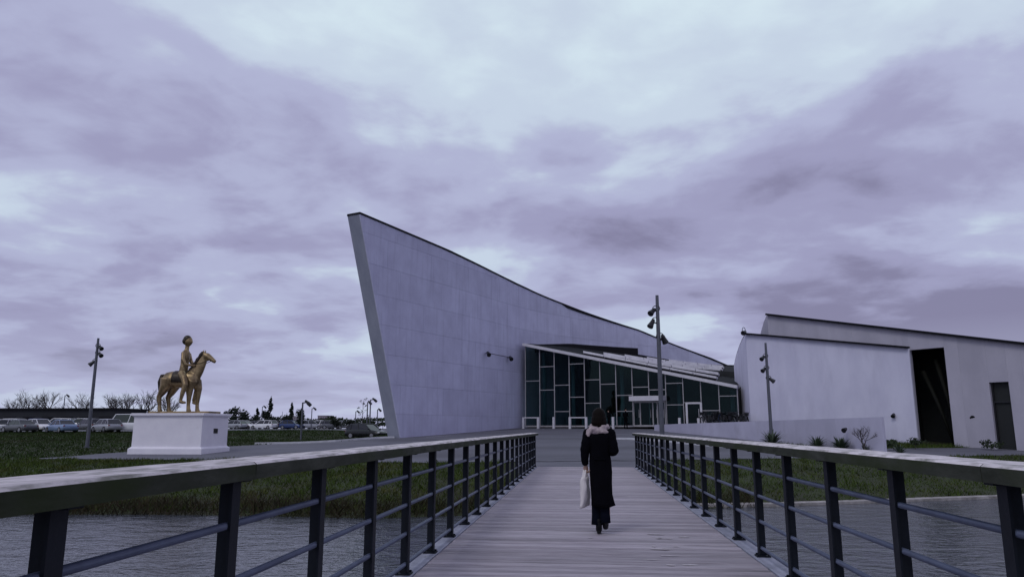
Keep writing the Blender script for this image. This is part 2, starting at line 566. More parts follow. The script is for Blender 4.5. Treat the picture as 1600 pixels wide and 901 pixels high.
def sheet(name, xs, y0f, y1f, m, dz, ny=14, kind='structure'):
    b_ = MB()
    for x in xs:
        a, c = y0f(x), y1f(x)
        for j in range(ny + 1):
            y = lerp(a, c, j / ny)
            b_.v.append((x, y, gz(x, y) + dz))
    k = ny + 1
    b_.f = [(i * k + j, (i + 1) * k + j, (i + 1) * k + j + 1, i * k + j + 1) for i in range(len(xs) - 1) for j in range(ny)]
    o = b_.build(name, m, smooth=True)
    if kind:
        tag(o, kind=kind)
    return o


def interp(pts, x):
    if x <= pts[0][0]:
        return pts[0][1]
    for (a, c), (d, e) in zip(pts, pts[1:]):
        if x <= d:
            return lerp(c, e, (x - a) / (d - a))
    return pts[-1][1]


PLAZA_TOP = [(-26, 37.5), (-25, 42.5), (-21, 51), (-17, 51.8), (-14.6, 55.2), (-13, 58), (-7, 70), (-6, 76), (13, 76), (14.0, 60), (15.5, 50), (17, 48.5), (40, 55)]
sheet('plaza_paving', axis([(-25.8, 38.1, 0.4)]), lambda x: bank(x) + 0.12 * math.sin(x * 2.1) + 0.1 * math.sin(x * 5.3), lambda x: interp(PLAZA_TOP, x) if x < 15 else min(interp(PLAZA_TOP, x), bank(x) + 6.2), 'asphalt', 0.02, 60)
# embankment that carries the path from the bridge end to the plaza
b = MB()
for y, w in ((28.45, 2.35), (34.6, 3.1)):
    b.v += [(-w, y, -2.2), (w, y, -2.2), (w, y, -0.004), (-w, y, -0.004)]
b.f = [(3, 2, 1, 0), (4, 5, 6, 7), (0, 1, 5, 4), (1, 2, 6, 5), (2, 3, 7, 6), (3, 0, 4, 7)]
tag(b.build('bridge_path', 'asphalt'), kind='structure')
sheet('parking_road', axis([(-110, -20, 2.0)]), lambda x: 84 + 0.0 * x - clamp((x + 50) / 30) * -12, lambda x: 160, 'asphalt_far', 0.05, 30)


def strip(name, pts, w, m, dz=0.024, h=0.0, kind='structure', sub=10):
    """a ribbon following the ground"""
    b_ = MB()
    P = []
    for (x0, y0), (x1, y1) in zip(pts, pts[1:]):
        for k in range(sub):
            t = k / sub
            P.append(Vector((lerp(x0, x1, t), lerp(y0, y1, t))))
    P.append(Vector(pts[-1]))
    rings = []
    for i, p in enumerate(P):
        d = (P[min(i + 1, len(P) - 1)] - P[max(i - 1, 0)]).normalized()
        nrm = Vector((-d.y, d.x)) * w / 2
        a, c = p + nrm, p - nrm
        za, zc = gz(a.x, a.y) + dz, gz(c.x, c.y) + dz
        if h:
            rings.append([(a.x, a.y, za - 0.3), (c.x, c.y, zc - 0.3), (c.x, c.y, zc + h), (a.x, a.y, za + h)])
        else:
            rings.append([(a.x, a.y, za), (c.x, c.y, zc)])
    if h:
        b_.rings(rings)
    else:
        for r in rings:
            b_.v += r
        b_.f = [(2 * i, 2 * i + 1, 2 * i + 3, 2 * i + 2) for i in range(len(rings) - 1)]
    o = b_.build(name, m)
    if kind:
        tag(o, kind=kind)
    return o


strip('painted_line', [(-9.0, 63.5), (-3.4, 68.6)], 0.12, 'paint')
strip('painted_line', [(-2.4, 69.2), (0.2, 70.6)], 0.12, 'paint')
strip('painted_line', [(-11.6, 55.6), (-10.2, 58.4)], 0.12, 'paint')
tag(strip('stone_kerb', [(-22.5, 50.3), (-20.4, 51.4), (-17.4, 52.0), (-15.0, 54.6), (-13.9, 55.0)], 0.28, 'kerb', 0, 0.13, kind=None), 'pale kerb running along lawn up to the foot of the tall leaning wall', 'kerb')
tag(strip('stone_kerb', [(1.6, 51.5), (3.2, 51.0), (5.2, 49.0), (8.2, 44.6)], 0.35, 'kerb', 0, 0.13, kind=None), 'short pale kerb behind the right railing in front of low wall', 'kerb')
tag(strip('shore_edging', [(3.0, 25.9), (6.5, 26.95), (9, 27.95), (14, 30.05), (22, 33.4), (34, 38.5)], 0.2, 'stone_edge', 0, 0.08, kind=None), 'pale stone edging along the water below the right grass bank', 'edging')


# ------------------------------------------------------------------ concrete walls made of cast panels
def clip(poly, a, bb, c):
    """keep a*x + b*y <= c"""
    out = []
    for i in range(len(poly)):
        p, q = poly[i], poly[(i + 1) % len(poly)]
        dp, dq = a * p[0] + bb * p[1] - c, a * q[0] + bb * q[1] - c
        if dp <= 0:
            out.append(p)
        if dp * dq < 0:
            t = dp / (dp - dq)
            out.append((lerp(p[0], q[0], t), lerp(p[1], q[1], t)))
    return out


# --- tall leaning wall (ship's prow)
CURVE = [(-15.66, 50.07), (-13.46, 55.0), (-9.43, 64.0), (-5.41, 73.0), (-1.36, 79.0), (2.7, 83.7), (7.07, 88.0), (11.6, 91.8), (16.28, 95.0), (20.0, 97.0)]
_cp = [(2 * CURVE[0][0] - CURVE[1][0], 2 * CURVE[0][1] - CURVE[1][1])] + CURVE + [(2 * CURVE[-1][0] - CURVE[-2][0], 2 * CURVE[-1][1] - CURVE[-2][1])]
_ctrl = CURVE
CURVE = []
for i in range(len(_cp) - 3):
    p0, p1, p2, p3 = [Vector(q) for q in _cp[i:i + 4]]
    for k in range(6):
        t = k / 6
        q = 0.5 * (2 * p1 + (p2 - p0) * t + (2 * p0 - 5 * p1 + 4 * p2 - p3) * t * t + (3 * p1 - p0 - 3 * p2 + p3) * t ** 3)
        CURVE.append((q.x, q.y))
CURVE.append(_ctrl[-1])
_seg = [0.0]
for (x0, y0), (x1, y1) in zip(CURVE, CURVE[1:]):
    _seg.append(_seg[-1] + math.hypot(x1 - x0, y1 - y0))
_seg = [s - _seg[6] for s in _seg]
SEG = _seg[::6]


def cpos(s):
    for i in range(len(CURVE) - 1):
        if s <= _seg[i + 1] or i == len(CURVE) - 2:
            t = (s - _seg[i]) / (_seg[i + 1] - _seg[i])
            x0, y0 = CURVE[i]; x1, y1 = CURVE[i + 1]
            return Vector((lerp(x0, x1, t), lerp(y0, y1, t)))


def cnrm(s):
    d = (cpos(s + 0.6) - cpos(s - 0.6)).normalized()
    return Vector((d.y, -d.x))     # towards the camera side


TOPZ = [(-6.5, 16.62), (-5.4, 16.58), (5.9, 16.21), (17, 15.47), (SEG[3], 15.25), (SEG[4], 14.38), (SEG[6], 12.73), (SEG[8], 10.04), (SEG[9], 8.7)]


def left_s(z):
    return lerp(0.0, -5.4, (z - 0.85) / (16.58 - 0.85))


tw = thing('museum_wall_building', (-13.46, 55, 0), 'tall pale concrete building wall with a leaning pointed prow, left of the glass entrance', 'building')
THK = 1.15


def wallpt(s, z, off):
    p = cpos(s); n = cnrm(s)
    return Vector((p.x + n.x * off, p.y + n.y * off, z))


# core slab
ss = axis([(0, 58, 1.0)])
svals = [s for s in ss if s <= SEG[9]]
b = MB()
rings = []
for k in range(len(svals)):
    u = svals[k] / svals[-1]
    # remap columns so that the first one follows the slanted edge
    col = []
    for off in (-0.06, -THK):
        for t in np.linspace(0, 1, 9):
            s = svals[k]
            z0 = 0.0
            # slanted edge: solve for top at this column
            sl_top = lerp(-5.4, svals[-1], u)
            sl_bot = lerp(0.29, svals[-1], u)
            zt = interp(TOPZ, sl_top)
            z = lerp(z0, zt, t)
            s = lerp(sl_bot, sl_top, t)
            col.append((s, z, off))
    front, back = col[:9], col[9:]
    rings.append([wallpt(*q) for q in front] + [wallpt(*q) for q in reversed(back)])
b.rings(rings)
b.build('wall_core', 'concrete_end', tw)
# cast panels, each its own piece
courses = [0.0, 2.45, 4.6, 6.75, 8.9, 11.05, 13.2, 15.35, 17.6]
bays = [-6.2] + list(np.arange(-1.6, SEG[9] - 3, 5.6)) + [SEG[9]]
G = 0.006
for ci in range(len(courses) - 1):
    for bi in range(len(bays) - 1):
        st_off = (0.0, 1.5, -0.9, 0.8, -1.4, 1.1, -0.5, 0.6)[ci]
        s0 = bays[bi] + (st_off if bi else 0) + G
        s1 = bays[bi + 1] + (st_off if bi + 1 < len(bays) - 1 else 0) - G
        z0, z1 = courses[ci] + G, courses[ci + 1] - G
        poly = [(s0, z0), (s1, z0), (s1, z1), (s0, z1)]
        # left slanted edge: s >= left_s(z)  ->  -s - k z <= -(0 + k*0.85)
        k = 5.4 / (16.58 - 0.85)
        poly = clip(poly, -1, -k, -0.85 * k)
        if len(poly) >= 3:
            za, zb = interp(TOPZ, s0), interp(TOPZ, s1)
            m_ = (zb - za) / (s1 - s0)
            poly = clip(poly, -m_, 1, za - m_ * s0 - 0.02)
        if len(poly) < 3:
            continue
        # strips follow the curve of the wall
        b = MB()
        smin, smax = min(q[0] for q in poly), max(q[0] for q in poly)
        ns_ = max(1, int(math.ceil((smax - smin) / 0.9)))
        for k_ in range(ns_):
            sa_, sb_ = lerp(smin, smax, k_ / ns_), lerp(smin, smax, (k_ + 1) / ns_)
            sub_ = clip(clip(poly, -1, 0, -sa_), 1, 0, sb_)
            if len(sub_) < 3:
                continue
            fr = [wallpt(s, z, 0.0) for s, z in sub_]
            bk = [wallpt(s, z, -0.08) for s, z in sub_]
            n = len(sub_)
            b.add(fr + bk, [tuple(range(n)), tuple(range(2 * n - 1, n - 1, -1))] + [(i, n + i, n + (i + 1) % n, (i + 1) % n) for i in range(n)])
        if not b.v:
            continue
        b.build('concrete_panel', 'concrete', tw)
# dark coping along the top
b = MB()
rings = []
for s in [-5.42] + [x for x in np.arange(-5.0, SEG[9], 1.0)]:
    z = interp(TOPZ, s)
    s_ = max(s, -5.55)
    extra = 0.22 if s > SEG[4] else 0.0
    p = [wallpt(s_, z - 0.02 - extra * clamp(1 - (s - SEG[4]) / 12), 0.06), wallpt(s_, z + 0.13, 0.04), wallpt(s_, z + 0.13, -THK - 0.03), wallpt(s_, z - 0.02, -THK - 0.03)]
    rings.append(p)
b.rings(rings)
b.build('coping', 'flashing', tw)

# twin floodlight bar on the leaning wall
f0, f1 = wallpt(14.6 - 2.6, 8.05, 0.35), wallpt(14.6 + 1.6, 8.0, 0.35)
fl = thing('wall_floodlight', f0, 'pair of small black floodlights joined by a thin bar on concrete wall', 'floodlight')
MB().tube([f0, f1], 0.03, 6).build('bar', 'black_metal', fl)
for q in (f0, f1):
    MB().tube([q + Vector((-0.05, 0.1, 0.06)), q + Vector((0.12, -0.3, -0.2))], [0.13, 0.2], 10).build('lamp_head', 'black_metal', fl)
    MB().tube([q, q + Vector((-0.34, 0.15, 0))], 0.03, 6).build('bracket', 'black_metal', fl)

# ------------------------------------------------------------------ glass entrance pavilion
PL, PR = Vector((-5.32, 71.6)), Vector((13.08, 64.2))
PD = (PR - PL)
PN = Vector((PD.y, -PD.x)).normalized()      # outward, to the camera
pv = thing('glass_entrance_hall', (PL.x, PL.y, 1.55), 'glass fronted entrance hall with sloping white roof edge between the concrete walls', 'building')
NB = 13
FLOOR_Z = 1.55


def pp(t, z, off=0.0):
    q = PL + PD * t + PN * off
    return Vector((q.x, q.y, z))


def ptop(t):
    return lerp(9.25, 4.66, t)


TR = {0: [6.06], 1: [7.43, 5.13], 2: [5.57, 3.03], 3: [7.58, 4.38], 4: [5.99, 3.78], 5: [5.54], 6: [4.46, 2.99], 7: [5.18, 4.33],
      8: [4.9, 4.33], 9: [5.45, 3.51], 10: [3.7], 11: [2.97], 12: [4.21]}
TR = {k: [1.41 + (z - 1.41) * 0.962 for z in v] for k, v in TR.items()}
for i in range(NB + 1):
    t = i / NB
    MB().bar(pp(t, FLOOR_Z), pp(t, ptop(t) + 0.05), 0.062, 0.16, up=(PN.x, PN.y, 0)).build('mullion', 'mullion' if i else 'mullion', pv)
for i in range(NB):
    t0, t1 = i / NB + 0.002, (i + 1) / NB - 0.002
    zs = [FLOOR_Z + 0.12] + sorted(TR[i])
    for z in TR[i]:
        MB().bar(pp(t0, z, 0.0), pp(t1, z, 0.0), 0.12, 0.058).build('transom', 'mullion', pv)
    MB().bar(pp(t0, FLOOR_Z + 0.06), pp(t1, FLOOR_Z + 0.06), 0.14, 0.13).build('sill', 'mullion', pv)
    bounds = zs + [None]
    for j in range(len(zs)):
        if i in (7, 8) and zs[j] < 4.1:
            continue
        if i == 10 and j == 0:
            continue
        za = bounds[j] + 0.03
        zb0 = bounds[j + 1] - 0.03 if bounds[j + 1] is not None else ptop(t0)
        zb1 = bounds[j + 1] - 0.03 if bounds[j + 1] is not None else ptop(t1)
        q = [pp(t0, za, -0.02), pp(t1, za, -0.02), pp(t1, zb1, -0.02), pp(t0, zb0, -0.02)]
        b = MB(); b.add(q, [(0, 1, 2, 3)])
        b.build('glass_pane', 'glass', pv)
# white roof edge
b = MB()
a0, a1 = pp(-0.006, ptop(0) + 0.17, 0.16), pp(1.004, ptop(1) + 0.17, 0.16)
b.bar(a0, a1, 0.62, 0.27)
b.build('roof_edge', 'white_metal', pv)


b = MB()
for i in range(25):
    for u_ in (0.0, 0.12, 0.3):
        t_ = i / 24
        b.v.append(pp(t_, ptop(t_) - 0.05, -0.25).lerp(pp(t_, ptop(t_) + 0.1, -6.0), u_))
b.f = [(i * 3 + j, (i + 1) * 3 + j, (i + 1) * 3 + j + 1, i * 3 + j + 1) for i in range(24) for j in range(2)]
b.build('hall_ceiling', 'interior_teal', pv)


# doors
def door_leaf(t0, t1, ztop, off=0.03, frame='white_metal', w=0.09):
    d = bpy.data.objects.new('door', None); COL.objects.link(d); d.parent = pv
    d.location = pp(t0, FLOOR_Z, off) - world_loc(pv)
    b_ = MB()
    b_.bar(pp(t0, FLOOR_Z, off), pp(t0, ztop, off), w, 0.12, up=(PN.x, PN.y, 0))
    b_.bar(pp(t1, FLOOR_Z, off), pp(t1, ztop, off), w, 0.12, up=(PN.x, PN.y, 0))
    b_.bar(pp(t0, ztop - 0.06, off), pp(t1, ztop - 0.06, off), 0.10, 0.12)
    b_.bar(pp(t0, FLOOR_Z + 0.09, off), pp(t1, FLOOR_Z + 0.09, off), 0.10, 0.14)
    b_.build('door_frame', frame, d)
    b_ = MB(); b_.add([pp(t0, FLOOR_Z + .1, off - .01), pp(t1, FLOOR_Z + .1, off - .01), pp(t1, ztop - .1, off - .01), pp(t0, ztop - .1, off - .01)], [(0, 1, 2, 3)])
    b_.build('door_glass', 'glass', d)
    b_ = MB(); b_.tube([pp(lerp(t0, t1, .85), FLOOR_Z + 0.8, off + .1), pp(lerp(t0, t1, .85), FLOOR_Z + 1.5, off + .1)], 0.02, 6)
    b_.build('door_handle', frame, d)


tt = [0.5435, 0.5741, 0.6323, 0.6529, 0.688]
for a, c in zip(tt, tt[1:]):
    door_leaf(a + 0.001, c - 0.001, 3.77, 0.10, 'mullion', 0.06)
MB().bar(pp(0.538, 4.0, 0.5), pp(0.693, 4.0, 0.5), 1.1, 0.42).build('door_canopy', 'white_metal', pv)
door_leaf(0.7825, 0.845, 3.6, 0.08, 'white_metal', 0.17)
# interior: floor, back wall, side wall, ceiling beams, columns, counter
b = MB()
b.add([pp(0, FLOOR_Z - 0.01, 0.3), pp(1, FLOOR_Z - 0.01, 0.3), pp(1, FLOOR_Z - 0.01, -9), pp(0.0, FLOOR_Z - 0.01, -9)], [(0, 1, 2, 3)])
b.build('hall_floor', 'interior_floor', pv)
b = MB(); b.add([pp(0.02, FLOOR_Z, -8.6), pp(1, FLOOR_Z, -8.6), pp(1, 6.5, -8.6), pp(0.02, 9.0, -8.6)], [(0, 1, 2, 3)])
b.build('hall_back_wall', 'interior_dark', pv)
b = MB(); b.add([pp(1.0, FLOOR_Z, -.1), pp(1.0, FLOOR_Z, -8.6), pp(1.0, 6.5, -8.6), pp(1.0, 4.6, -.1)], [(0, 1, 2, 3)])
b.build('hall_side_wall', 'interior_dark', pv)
for t, z in ((0.045, 8.8), (0.20, 7.8), (0.45, 6.9), (0.72, 5.7), (0.955, 4.7)):
    MB().tube([pp(t, FLOOR_Z, -2.4), pp(t, z, -2.4)], 0.19, 12).build('column', 'interior_teal', pv, smooth=True)
MB().box(pp(0.3, FLOOR_Z + 0.5, -5.5), (4.5, 0.8, 1.0), math.atan2(PD.y, PD.x)).build('counter', 'interior_teal', pv)
# roof: ruled surface from the roof edge back to the tall wall
front = [pp(t, ptop(t) + 0.30, 0.1) for t in np.linspace(0, 1, 21)]
BACK = [(-4.3, 75.2, 9.86), (-1.2, 78.6, 9.93), (2.7, 83.0, 9.85), (7.1, 87.3, 9.72), (11.6, 90.9, 9.3), (16.3, 93.6, 9.05), (19.0, 91.0, 8.75)]


def backpt(t):
    f_ = t * (len(BACK) - 1)
    i = min(int(f_), len(BACK) - 2)
    return Vector(BACK[i]).lerp(Vector(BACK[i + 1]), f_ - i)


def roofpt(t, u, dz=0.0):
    a = pp(t, ptop(t) + 0.28, 0.0)
    c = backpt(t)
    p = a.lerp(c, u)
    p.z += dz
    return p


b = MB()
for i in range(25):
    for j in range(9):
        b.v.append(roofpt(i / 24, j / 8))
b.f = [(i * 9 + j, (i + 1) * 9 + j, (i + 1) * 9 + j + 1, i * 9 + j + 1) for i in range(24) for j in range(8)]
n = len(b.v)
b.build('roof_deck', 'roof_dark', pv, smooth=True)
# dark raised strip where roof meets wall
b = MB()
rings = []
for s in np.arange(SEG[3] + 1.6, SEG[6] - 0.3, 1.0):
    zt = interp([(SEG[3] + 1.5, 9.72), (SEG[4], 10.28), (SEG[6], 10.62)], s)
    rings.append([wallpt(s, zt - 0.8, 0.5), wallpt(s, zt, 0.5), wallpt(s, zt, 0.02), wallpt(s, zt - 0.8, 0.02)])
b.rings(rings)
b.build('roof_upstand', 'flashing', pv)
# stepped white roof lights, row behind row, each row in separate caps
rows = [(0.30, 0.05), (0.385, 0.21), (0.47, 0.37), (0.56, 0.53), (0.65, 0.69)]
for ri, (ts, u) in enumerate(rows):
    te = 0.915
    ncap = 6 - (ri + 1) // 2
    for k in range(ncap):
        t0 = lerp(ts, te, k / ncap) + 0.0015
        t1 = lerp(ts, te, (k + 1) / ncap) - 0.0015
        b = MB()
        h = 0.44 if ri else 0.34
        P = [roofpt(t0, u, 0.02), roofpt(t1, u, 0.02), roofpt(t1, u + 0.12, 0.02), roofpt(t0, u + 0.12, 0.02)]
        up = Vector((0, 0, h)); up2 = Vector((0, 0, 0.04))
        lip = Vector((PN.x, PN.y, 0)) * 0.16
        Q = [P[0] + up * 0.55, P[1] + up * 0.55, P[1] + up + lip, P[0] + up + lip, P[0] + up2, P[1] + up2]
        pts = [P[0], P[1], P[2], P[3], P[0] + up * .42, P[1] + up * .42, P[0] + up * .42 + lip, P[1] + up * .42 + lip, P[0] + up + lip, P[1] + up + lip, P[3] + up2, P[2] + up2]
        b.add(pts, [(0, 1, 5, 4), (4, 5, 7, 6), (6, 7, 9, 8), (8, 9, 11, 10), (10, 11, 2, 3), (0, 4, 6, 8, 10, 3), (1, 2, 11, 9, 7, 5), (3, 2, 1, 0)])
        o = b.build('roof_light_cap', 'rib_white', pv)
        o.data.materials.append(M['rib_shade'])
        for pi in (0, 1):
            o.data.polygons[pi].material_index = 1  # riser and soffit coloured as a shadow band below the white lip
# dark end slope right of the caps is the bare roof deck; a gutter closes the back edge
b = MB()
b.tube([backpt(t) + Vector((0, 0, 0.05)) for t in np.linspace(0.45, 1, 12)], 0.07, 6)
b.build('gutter', 'flashing', pv)

# ------------------------------------------------------------------ gallery buildings at the right
def wall_panels(parent, A, B, zt_a, zt_b, zb, nb, courses_, m, openings=(), thick=0.35, name='wall_panel', skip_u=None):
    """panels on the vertical plane A->B (2D), outward normal to the left of camera side"""
    A, B = Vector(A), Vector(B)
    d = (B - A); Lw = d.length; d.normalize()
    nrm = Vector((d.y, -d.x))
    if nrm.dot(-A) < 0:
        nrm = -nrm
    cuts = sorted(set([0, Lw] + [Lw * k / nb for k in range(nb + 1)] + [x for o in openings for x in (o[0], o[1])]))
    cuts = [c for i, c in enumerate(cuts) if i == 0 or c - cuts[i - 1] > 0.25 or any(abs(c - x) < 1e-6 for o in openings for x in o[:2])]
    for i in range(len(cuts) - 1):
        u0, u1 = cuts[i], cuts[i + 1]
        if u1 - u0 < 0.02:
            continue
        mid_ = (u0 + u1) / 2
        ztop = lambda u: lerp(zt_a, zt_b, u / Lw)
        lows = [zb] + list(courses_)
        op = [o for o in openings if o[0] - 1e-6 <= mid_ <= o[1] + 1e-6]
        if op:
            lows = [op[0][2]]
        lows = [z for z in lows if z < min(ztop(u0), ztop(u1)) - 0.1]
        for j, z in enumerate(lows):
            last = j == len(lows) - 1
            za = z + 0.006
            z1 = None if last else lows[j + 1] - 0.006
            g = 0.002
            q = [(u0 + g, za), (u1 - g, za), (u1 - g, z1 if z1 else ztop(u1)), (u0 + g, z1 if z1 else ztop(u0))]
            pts = [Vector((A.x + d.x * u, A.y + d.y * u, zz)) for u, zz in q]
            b_ = MB(); b_.prism(pts, (-nrm.x * thick, -nrm.y * thick, 0))
            b_.build(name, m, parent)
    return d, nrm, Lw


GA, GB = Vector((13.56, 62.0)), Vector((22.05, 52.0))
gf = thing('gallery_building', (GA.x, GA.y, 0), 'low white rendered gallery building behind the low wall, right of glass entrance', 'building')
gd, gn, gL = wall_panels(gf, GA, GB, 9.02, 6.72, -0.2, 3, [], 'render_white', thick=0.14)
# left return with the rounded shoulder
b = MB()
inn = Vector((0.35, 0.15))
E = Vector((13.78, 68.5))
prof = [(0.0, 9.0), (0.12, 8.92), (0.3, 8.7), (0.5, 8.35), (0.72, 7.85), (0.9, 7.3), (1.0, 6.9)]
poly = [Vector((GA.x, GA.y, 0))] + [Vector((E.x, E.y, 0))] + [Vector((lerp(GA.x, E.x, t), lerp(GA.y, E.y, t), z)) for t, z in reversed(prof)]
b.prism(poly, (0.4, 0.1, 0))
b.build('side_wall', 'render_white', gf)
# coping on the front edge and on the shoulder
b = MB()
b.bar(Vector((GA.x, GA.y, 9.07)) + Vector((gn.x * .02, gn.y * .02, 0)), Vector((GB.x, GB.y, 6.77)) + Vector((gn.x * .02, gn.y * .02, 0)), 0.5, 0.13)
b.build('coping', 'flashing', gf)
b = MB()
b.tube([Vector((lerp(GA.x, E.x, t) + 0.1, lerp(GA.y, E.y, t), z + 0.05)) for t, z in prof], 0.10, 6)
b.build('shoulder_coping', 'flashing', gf)
# roof and right return
b = MB()
RB = 0.5
in2 = -gn
b.add([(GA.x, GA.y, 8.95), (GB.x, GB.y, 6.65), (GB.x + in2.x * RB, GB.y + in2.y * RB, 6.65), (E.x + 1.2, E.y, 6.8)], [(0, 1, 2, 3)])
b.build('roof', 'roof_dark', gf)

# taller gallery behind
RA_, RBb = Vector((15.02, 60.48)), Vector((30.94, 41.78))
slope = (6.36 - 10.33) / (26.5 - 15.02)
zRA, zRB = 10.35, 10.35 + slope * (31.2 - 15.28)
gr_ = thing('gallery_building', (RA_.x, RA_.y, 0), 'taller grey rendered gallery building with tall dark opening at the right edge', 'building')
Ltot = (RBb - RA_).length


def ru(x):
    return (x - RA_.x) / (RBb.x - RA_.x) * Ltot


op1 = (ru(22.12), ru(23.58), 6.6)
op2 = (ru(25.15), ru(25.85), 4.2)
rd, rn, rL = wall_panels(gr_, RA_, RBb, zRA, zRB, -0.4, 7, [], 'render_grey', openings=[op1, op2])
b = MB()
b.bar((RA_.x + rn.x * .02, RA_.y + rn.y * .02, zRA + 0.06), (RBb.x + rn.x * .02, RBb.y + rn.y * .02, zRB + 0.06), 0.5, 0.15)
b.build('coping', 'flashing', gr_)
b = MB()
E2 = Vector((RA_.x + 0.6, RA_.y + 7.5))
prof2 = [(0.0, zRA), (0.1, zRA - .1), (0.28, zRA - .4), (0.5, zRA - .95), (0.75, zRA - 1.8), (1.0, zRA - 3)]
b.prism([Vector((RA_.x, RA_.y, 0)), Vector((E2.x, E2.y, 0))] + [Vector((lerp(RA_.x, E2.x, t), lerp(RA_.y, E2.y, t), z)) for t, z in reversed(prof2)], (0.4, .1, 0))
b.build('side_wall', 'render_grey', gr_)
b = MB()
b.tube([Vector((lerp(RA_.x, E2.x, t) + .1, lerp(RA_.y, E2.y, t), z + .05)) for t, z in prof2], 0.09, 6)
b.build('shoulder_coping', 'flashing', gr_)
b = MB()
b.add([(RA_.x, RA_.y, zRA - .1), (RBb.x, RBb.y, zRB - .1), (RBb.x + 9, RBb.y + 7, zRB - .1), (RA_.x + 9, RA_.y + 7, zRA - .6)], [(0, 1, 2, 3)])
b.build('roof', 'roof_dark', gr_)


def rw(u, z, off=0.0):
    p = RA_ + rd * u + rn * off
    return Vector((p.x, p.y, z))


# dark recess behind the tall opening, with dark glazing, frame and two leaning pipes
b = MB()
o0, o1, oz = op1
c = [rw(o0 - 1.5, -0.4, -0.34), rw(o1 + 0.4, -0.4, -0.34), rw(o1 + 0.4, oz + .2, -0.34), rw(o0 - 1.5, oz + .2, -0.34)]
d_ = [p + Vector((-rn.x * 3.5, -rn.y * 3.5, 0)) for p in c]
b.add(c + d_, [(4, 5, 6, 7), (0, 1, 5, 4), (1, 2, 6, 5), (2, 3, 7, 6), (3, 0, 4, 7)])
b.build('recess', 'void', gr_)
for k, (a0_, a1_, zt) in enumerate(((0.15, 0.95, 5.2), (0.55, 1.1, 5.9))):
    MB().tube([rw(lerp(o0, o1, a1_ - .05), 0.3, -0.5), rw(lerp(o0, o1, lerp(a1_, a0_, .5)), zt * .55, -0.7), rw(lerp(o0, o1, a0_), zt, -0.9)], [0.06, 0.13, 0.15], 10).build('leaning_pipe', 'pipe_olive', gr_, smooth=True)
b = MB()
for u in (o1 - 0.04,):
    b.bar(rw(u, 0.2, -0.2), rw(u, oz, -0.2), 0.07, 0.1, up=(rn.x, rn.y, 0))
b.build('jamb', 'black_metal', gr_)
# narrow dark door
b = MB()
o0, o1, oz = op2
c = [rw(o0 - .1, -0.4, -0.33), rw(o1 + .1, -0.4, -0.33), rw(o1 + .1, oz + .1, -0.33), rw(o0 - .1, oz + .1, -0.33)]
b.add(c, [(0, 1, 2, 3)])
b.build('door', 'void', gr_)
b = MB()
b.bar(rw(o0 + .05, 0.2, -.25), rw(o0 + .05, oz, -.25), .08, .1, up=(rn.x, rn.y, 0)); b.bar(rw(o1 - .05, 0.2, -.25), rw(o1 - .05, oz, -.25), .08, .1, up=(rn.x, rn.y, 0)); b.bar(rw(o0, 3.0, -.25), rw(o1, 3.0, -.25), .08, .08)
b.build('door_frame', 'black_metal', gr_)


def floodlight(loc, aim, label, s=1.0, ring=True):
    t = thing('spotlight', loc, label, 'spotlight')
    a = Vector(aim).normalized()
    p = Vector(loc)
    MB().tube([p - a * 0.22 * s, p - a * 0.05 * s, p + a * 0.25 * s], [0.10 * s, 0.15 * s, 0.2 * s], 12).build('lamp_head', 'black_metal', t, smooth=False)
    if ring:
        b_ = MB()
        side = a.cross(Vector((0, 0, 1))).normalized()
        upv = side.cross(a)
        b_.tube([p + (side * 0.0 + a * math.cos(k) + upv * (0.6 + math.sin(k))) * 0.26 * s for k in np.linspace(0, 2 * math.pi, 15)], 0.025 * s, 5)
        b_.build('yoke', 'black_metal', t)
    return t


floodlight((13.42, 61.8, 9.15), (-0.5, -0.6, -0.3), 'small spotlight on the top corner of white gallery building')
floodlight((GB.x - 3.6 + 2.6, GB.y + 1.0, 2.3), (-0.5, -0.6, -0.5), 'small wall lamp beside the tall dark opening', 0.7, False)
floodlight((24.6 - 0.1, 49.6, 2.15), (-0.5, -0.6, -0.5), 'small wall lamp between tall opening and narrow dark door', 0.8, False)

# low wall in front of the terrace
LWA, LWB = Vector((6.06, 64.0)), Vector((16.08, 42.0))
lw = thing('low_wall', (LWB.x, LWB.y, 0), 'low pale concrete wall running from entrance steps towards the right railing', 'wall')
wall_panels(lw, LWA, LWB, 1.72, 2.02, -0.3, 7, [], 'wall_low', thick=0.14)
floodlight((LWB.x - 1.05 - .25, LWB.y + 2.0, 1.35), (-0.6, -0.6, -0.3), 'small pale lamp fixed to end of the low wall', 0.7, False)


# ------------------------------------------------------------------ bridge
DX0, DX1 = -1.66, 1.87
Y0, Y1 = -3.0, 28.42
br = thing('footbridge', (0, 0, 0), 'wooden footbridge deck of weathered grey planks leading to the museum', 'bridge')
PITCH, PWID = 0.142, 0.1335
plank_meshes = []
for k in range(7):
    b = MB()
    hw = PWID / 2
    nseg = 6
    rings = []
    for i in range(nseg + 1):
        x = lerp(DX0, DX1, i / nseg)
        w1 = hw + random.uniform(-.0012, .0012); w2 = hw + random.uniform(-.0012, .0012)
        zt = random.uniform(-.002, .002)
        rings.append([(x, -w1, -0.045), (x, w2, -0.045), (x, w2, -0.006 + zt), (x, w2 - .006, zt), (x, -w1 + .006, zt), (x, -w1, -0.006 + zt)])
    b.rings(rings)
    me = b.mesh('plank'); me.materials.append(M['plank'])
    plank_meshes.append(me)
y = Y0
np_ = int((Y1 - Y0) / PITCH)
for i in range(np_ + 1):
    o = bpy.data.objects.new('plank', random.choice(plank_meshes))
    COL.objects.link(o)
    o.parent = br
    o.location = (0, Y0 + i * PITCH, random.uniform(-.003, .003))
    if random.random() < .5:
        o.scale.y = 1
    o.rotation_euler = (random.uniform(-.012, .012), 0, random.uniform(-.0012, .0012))
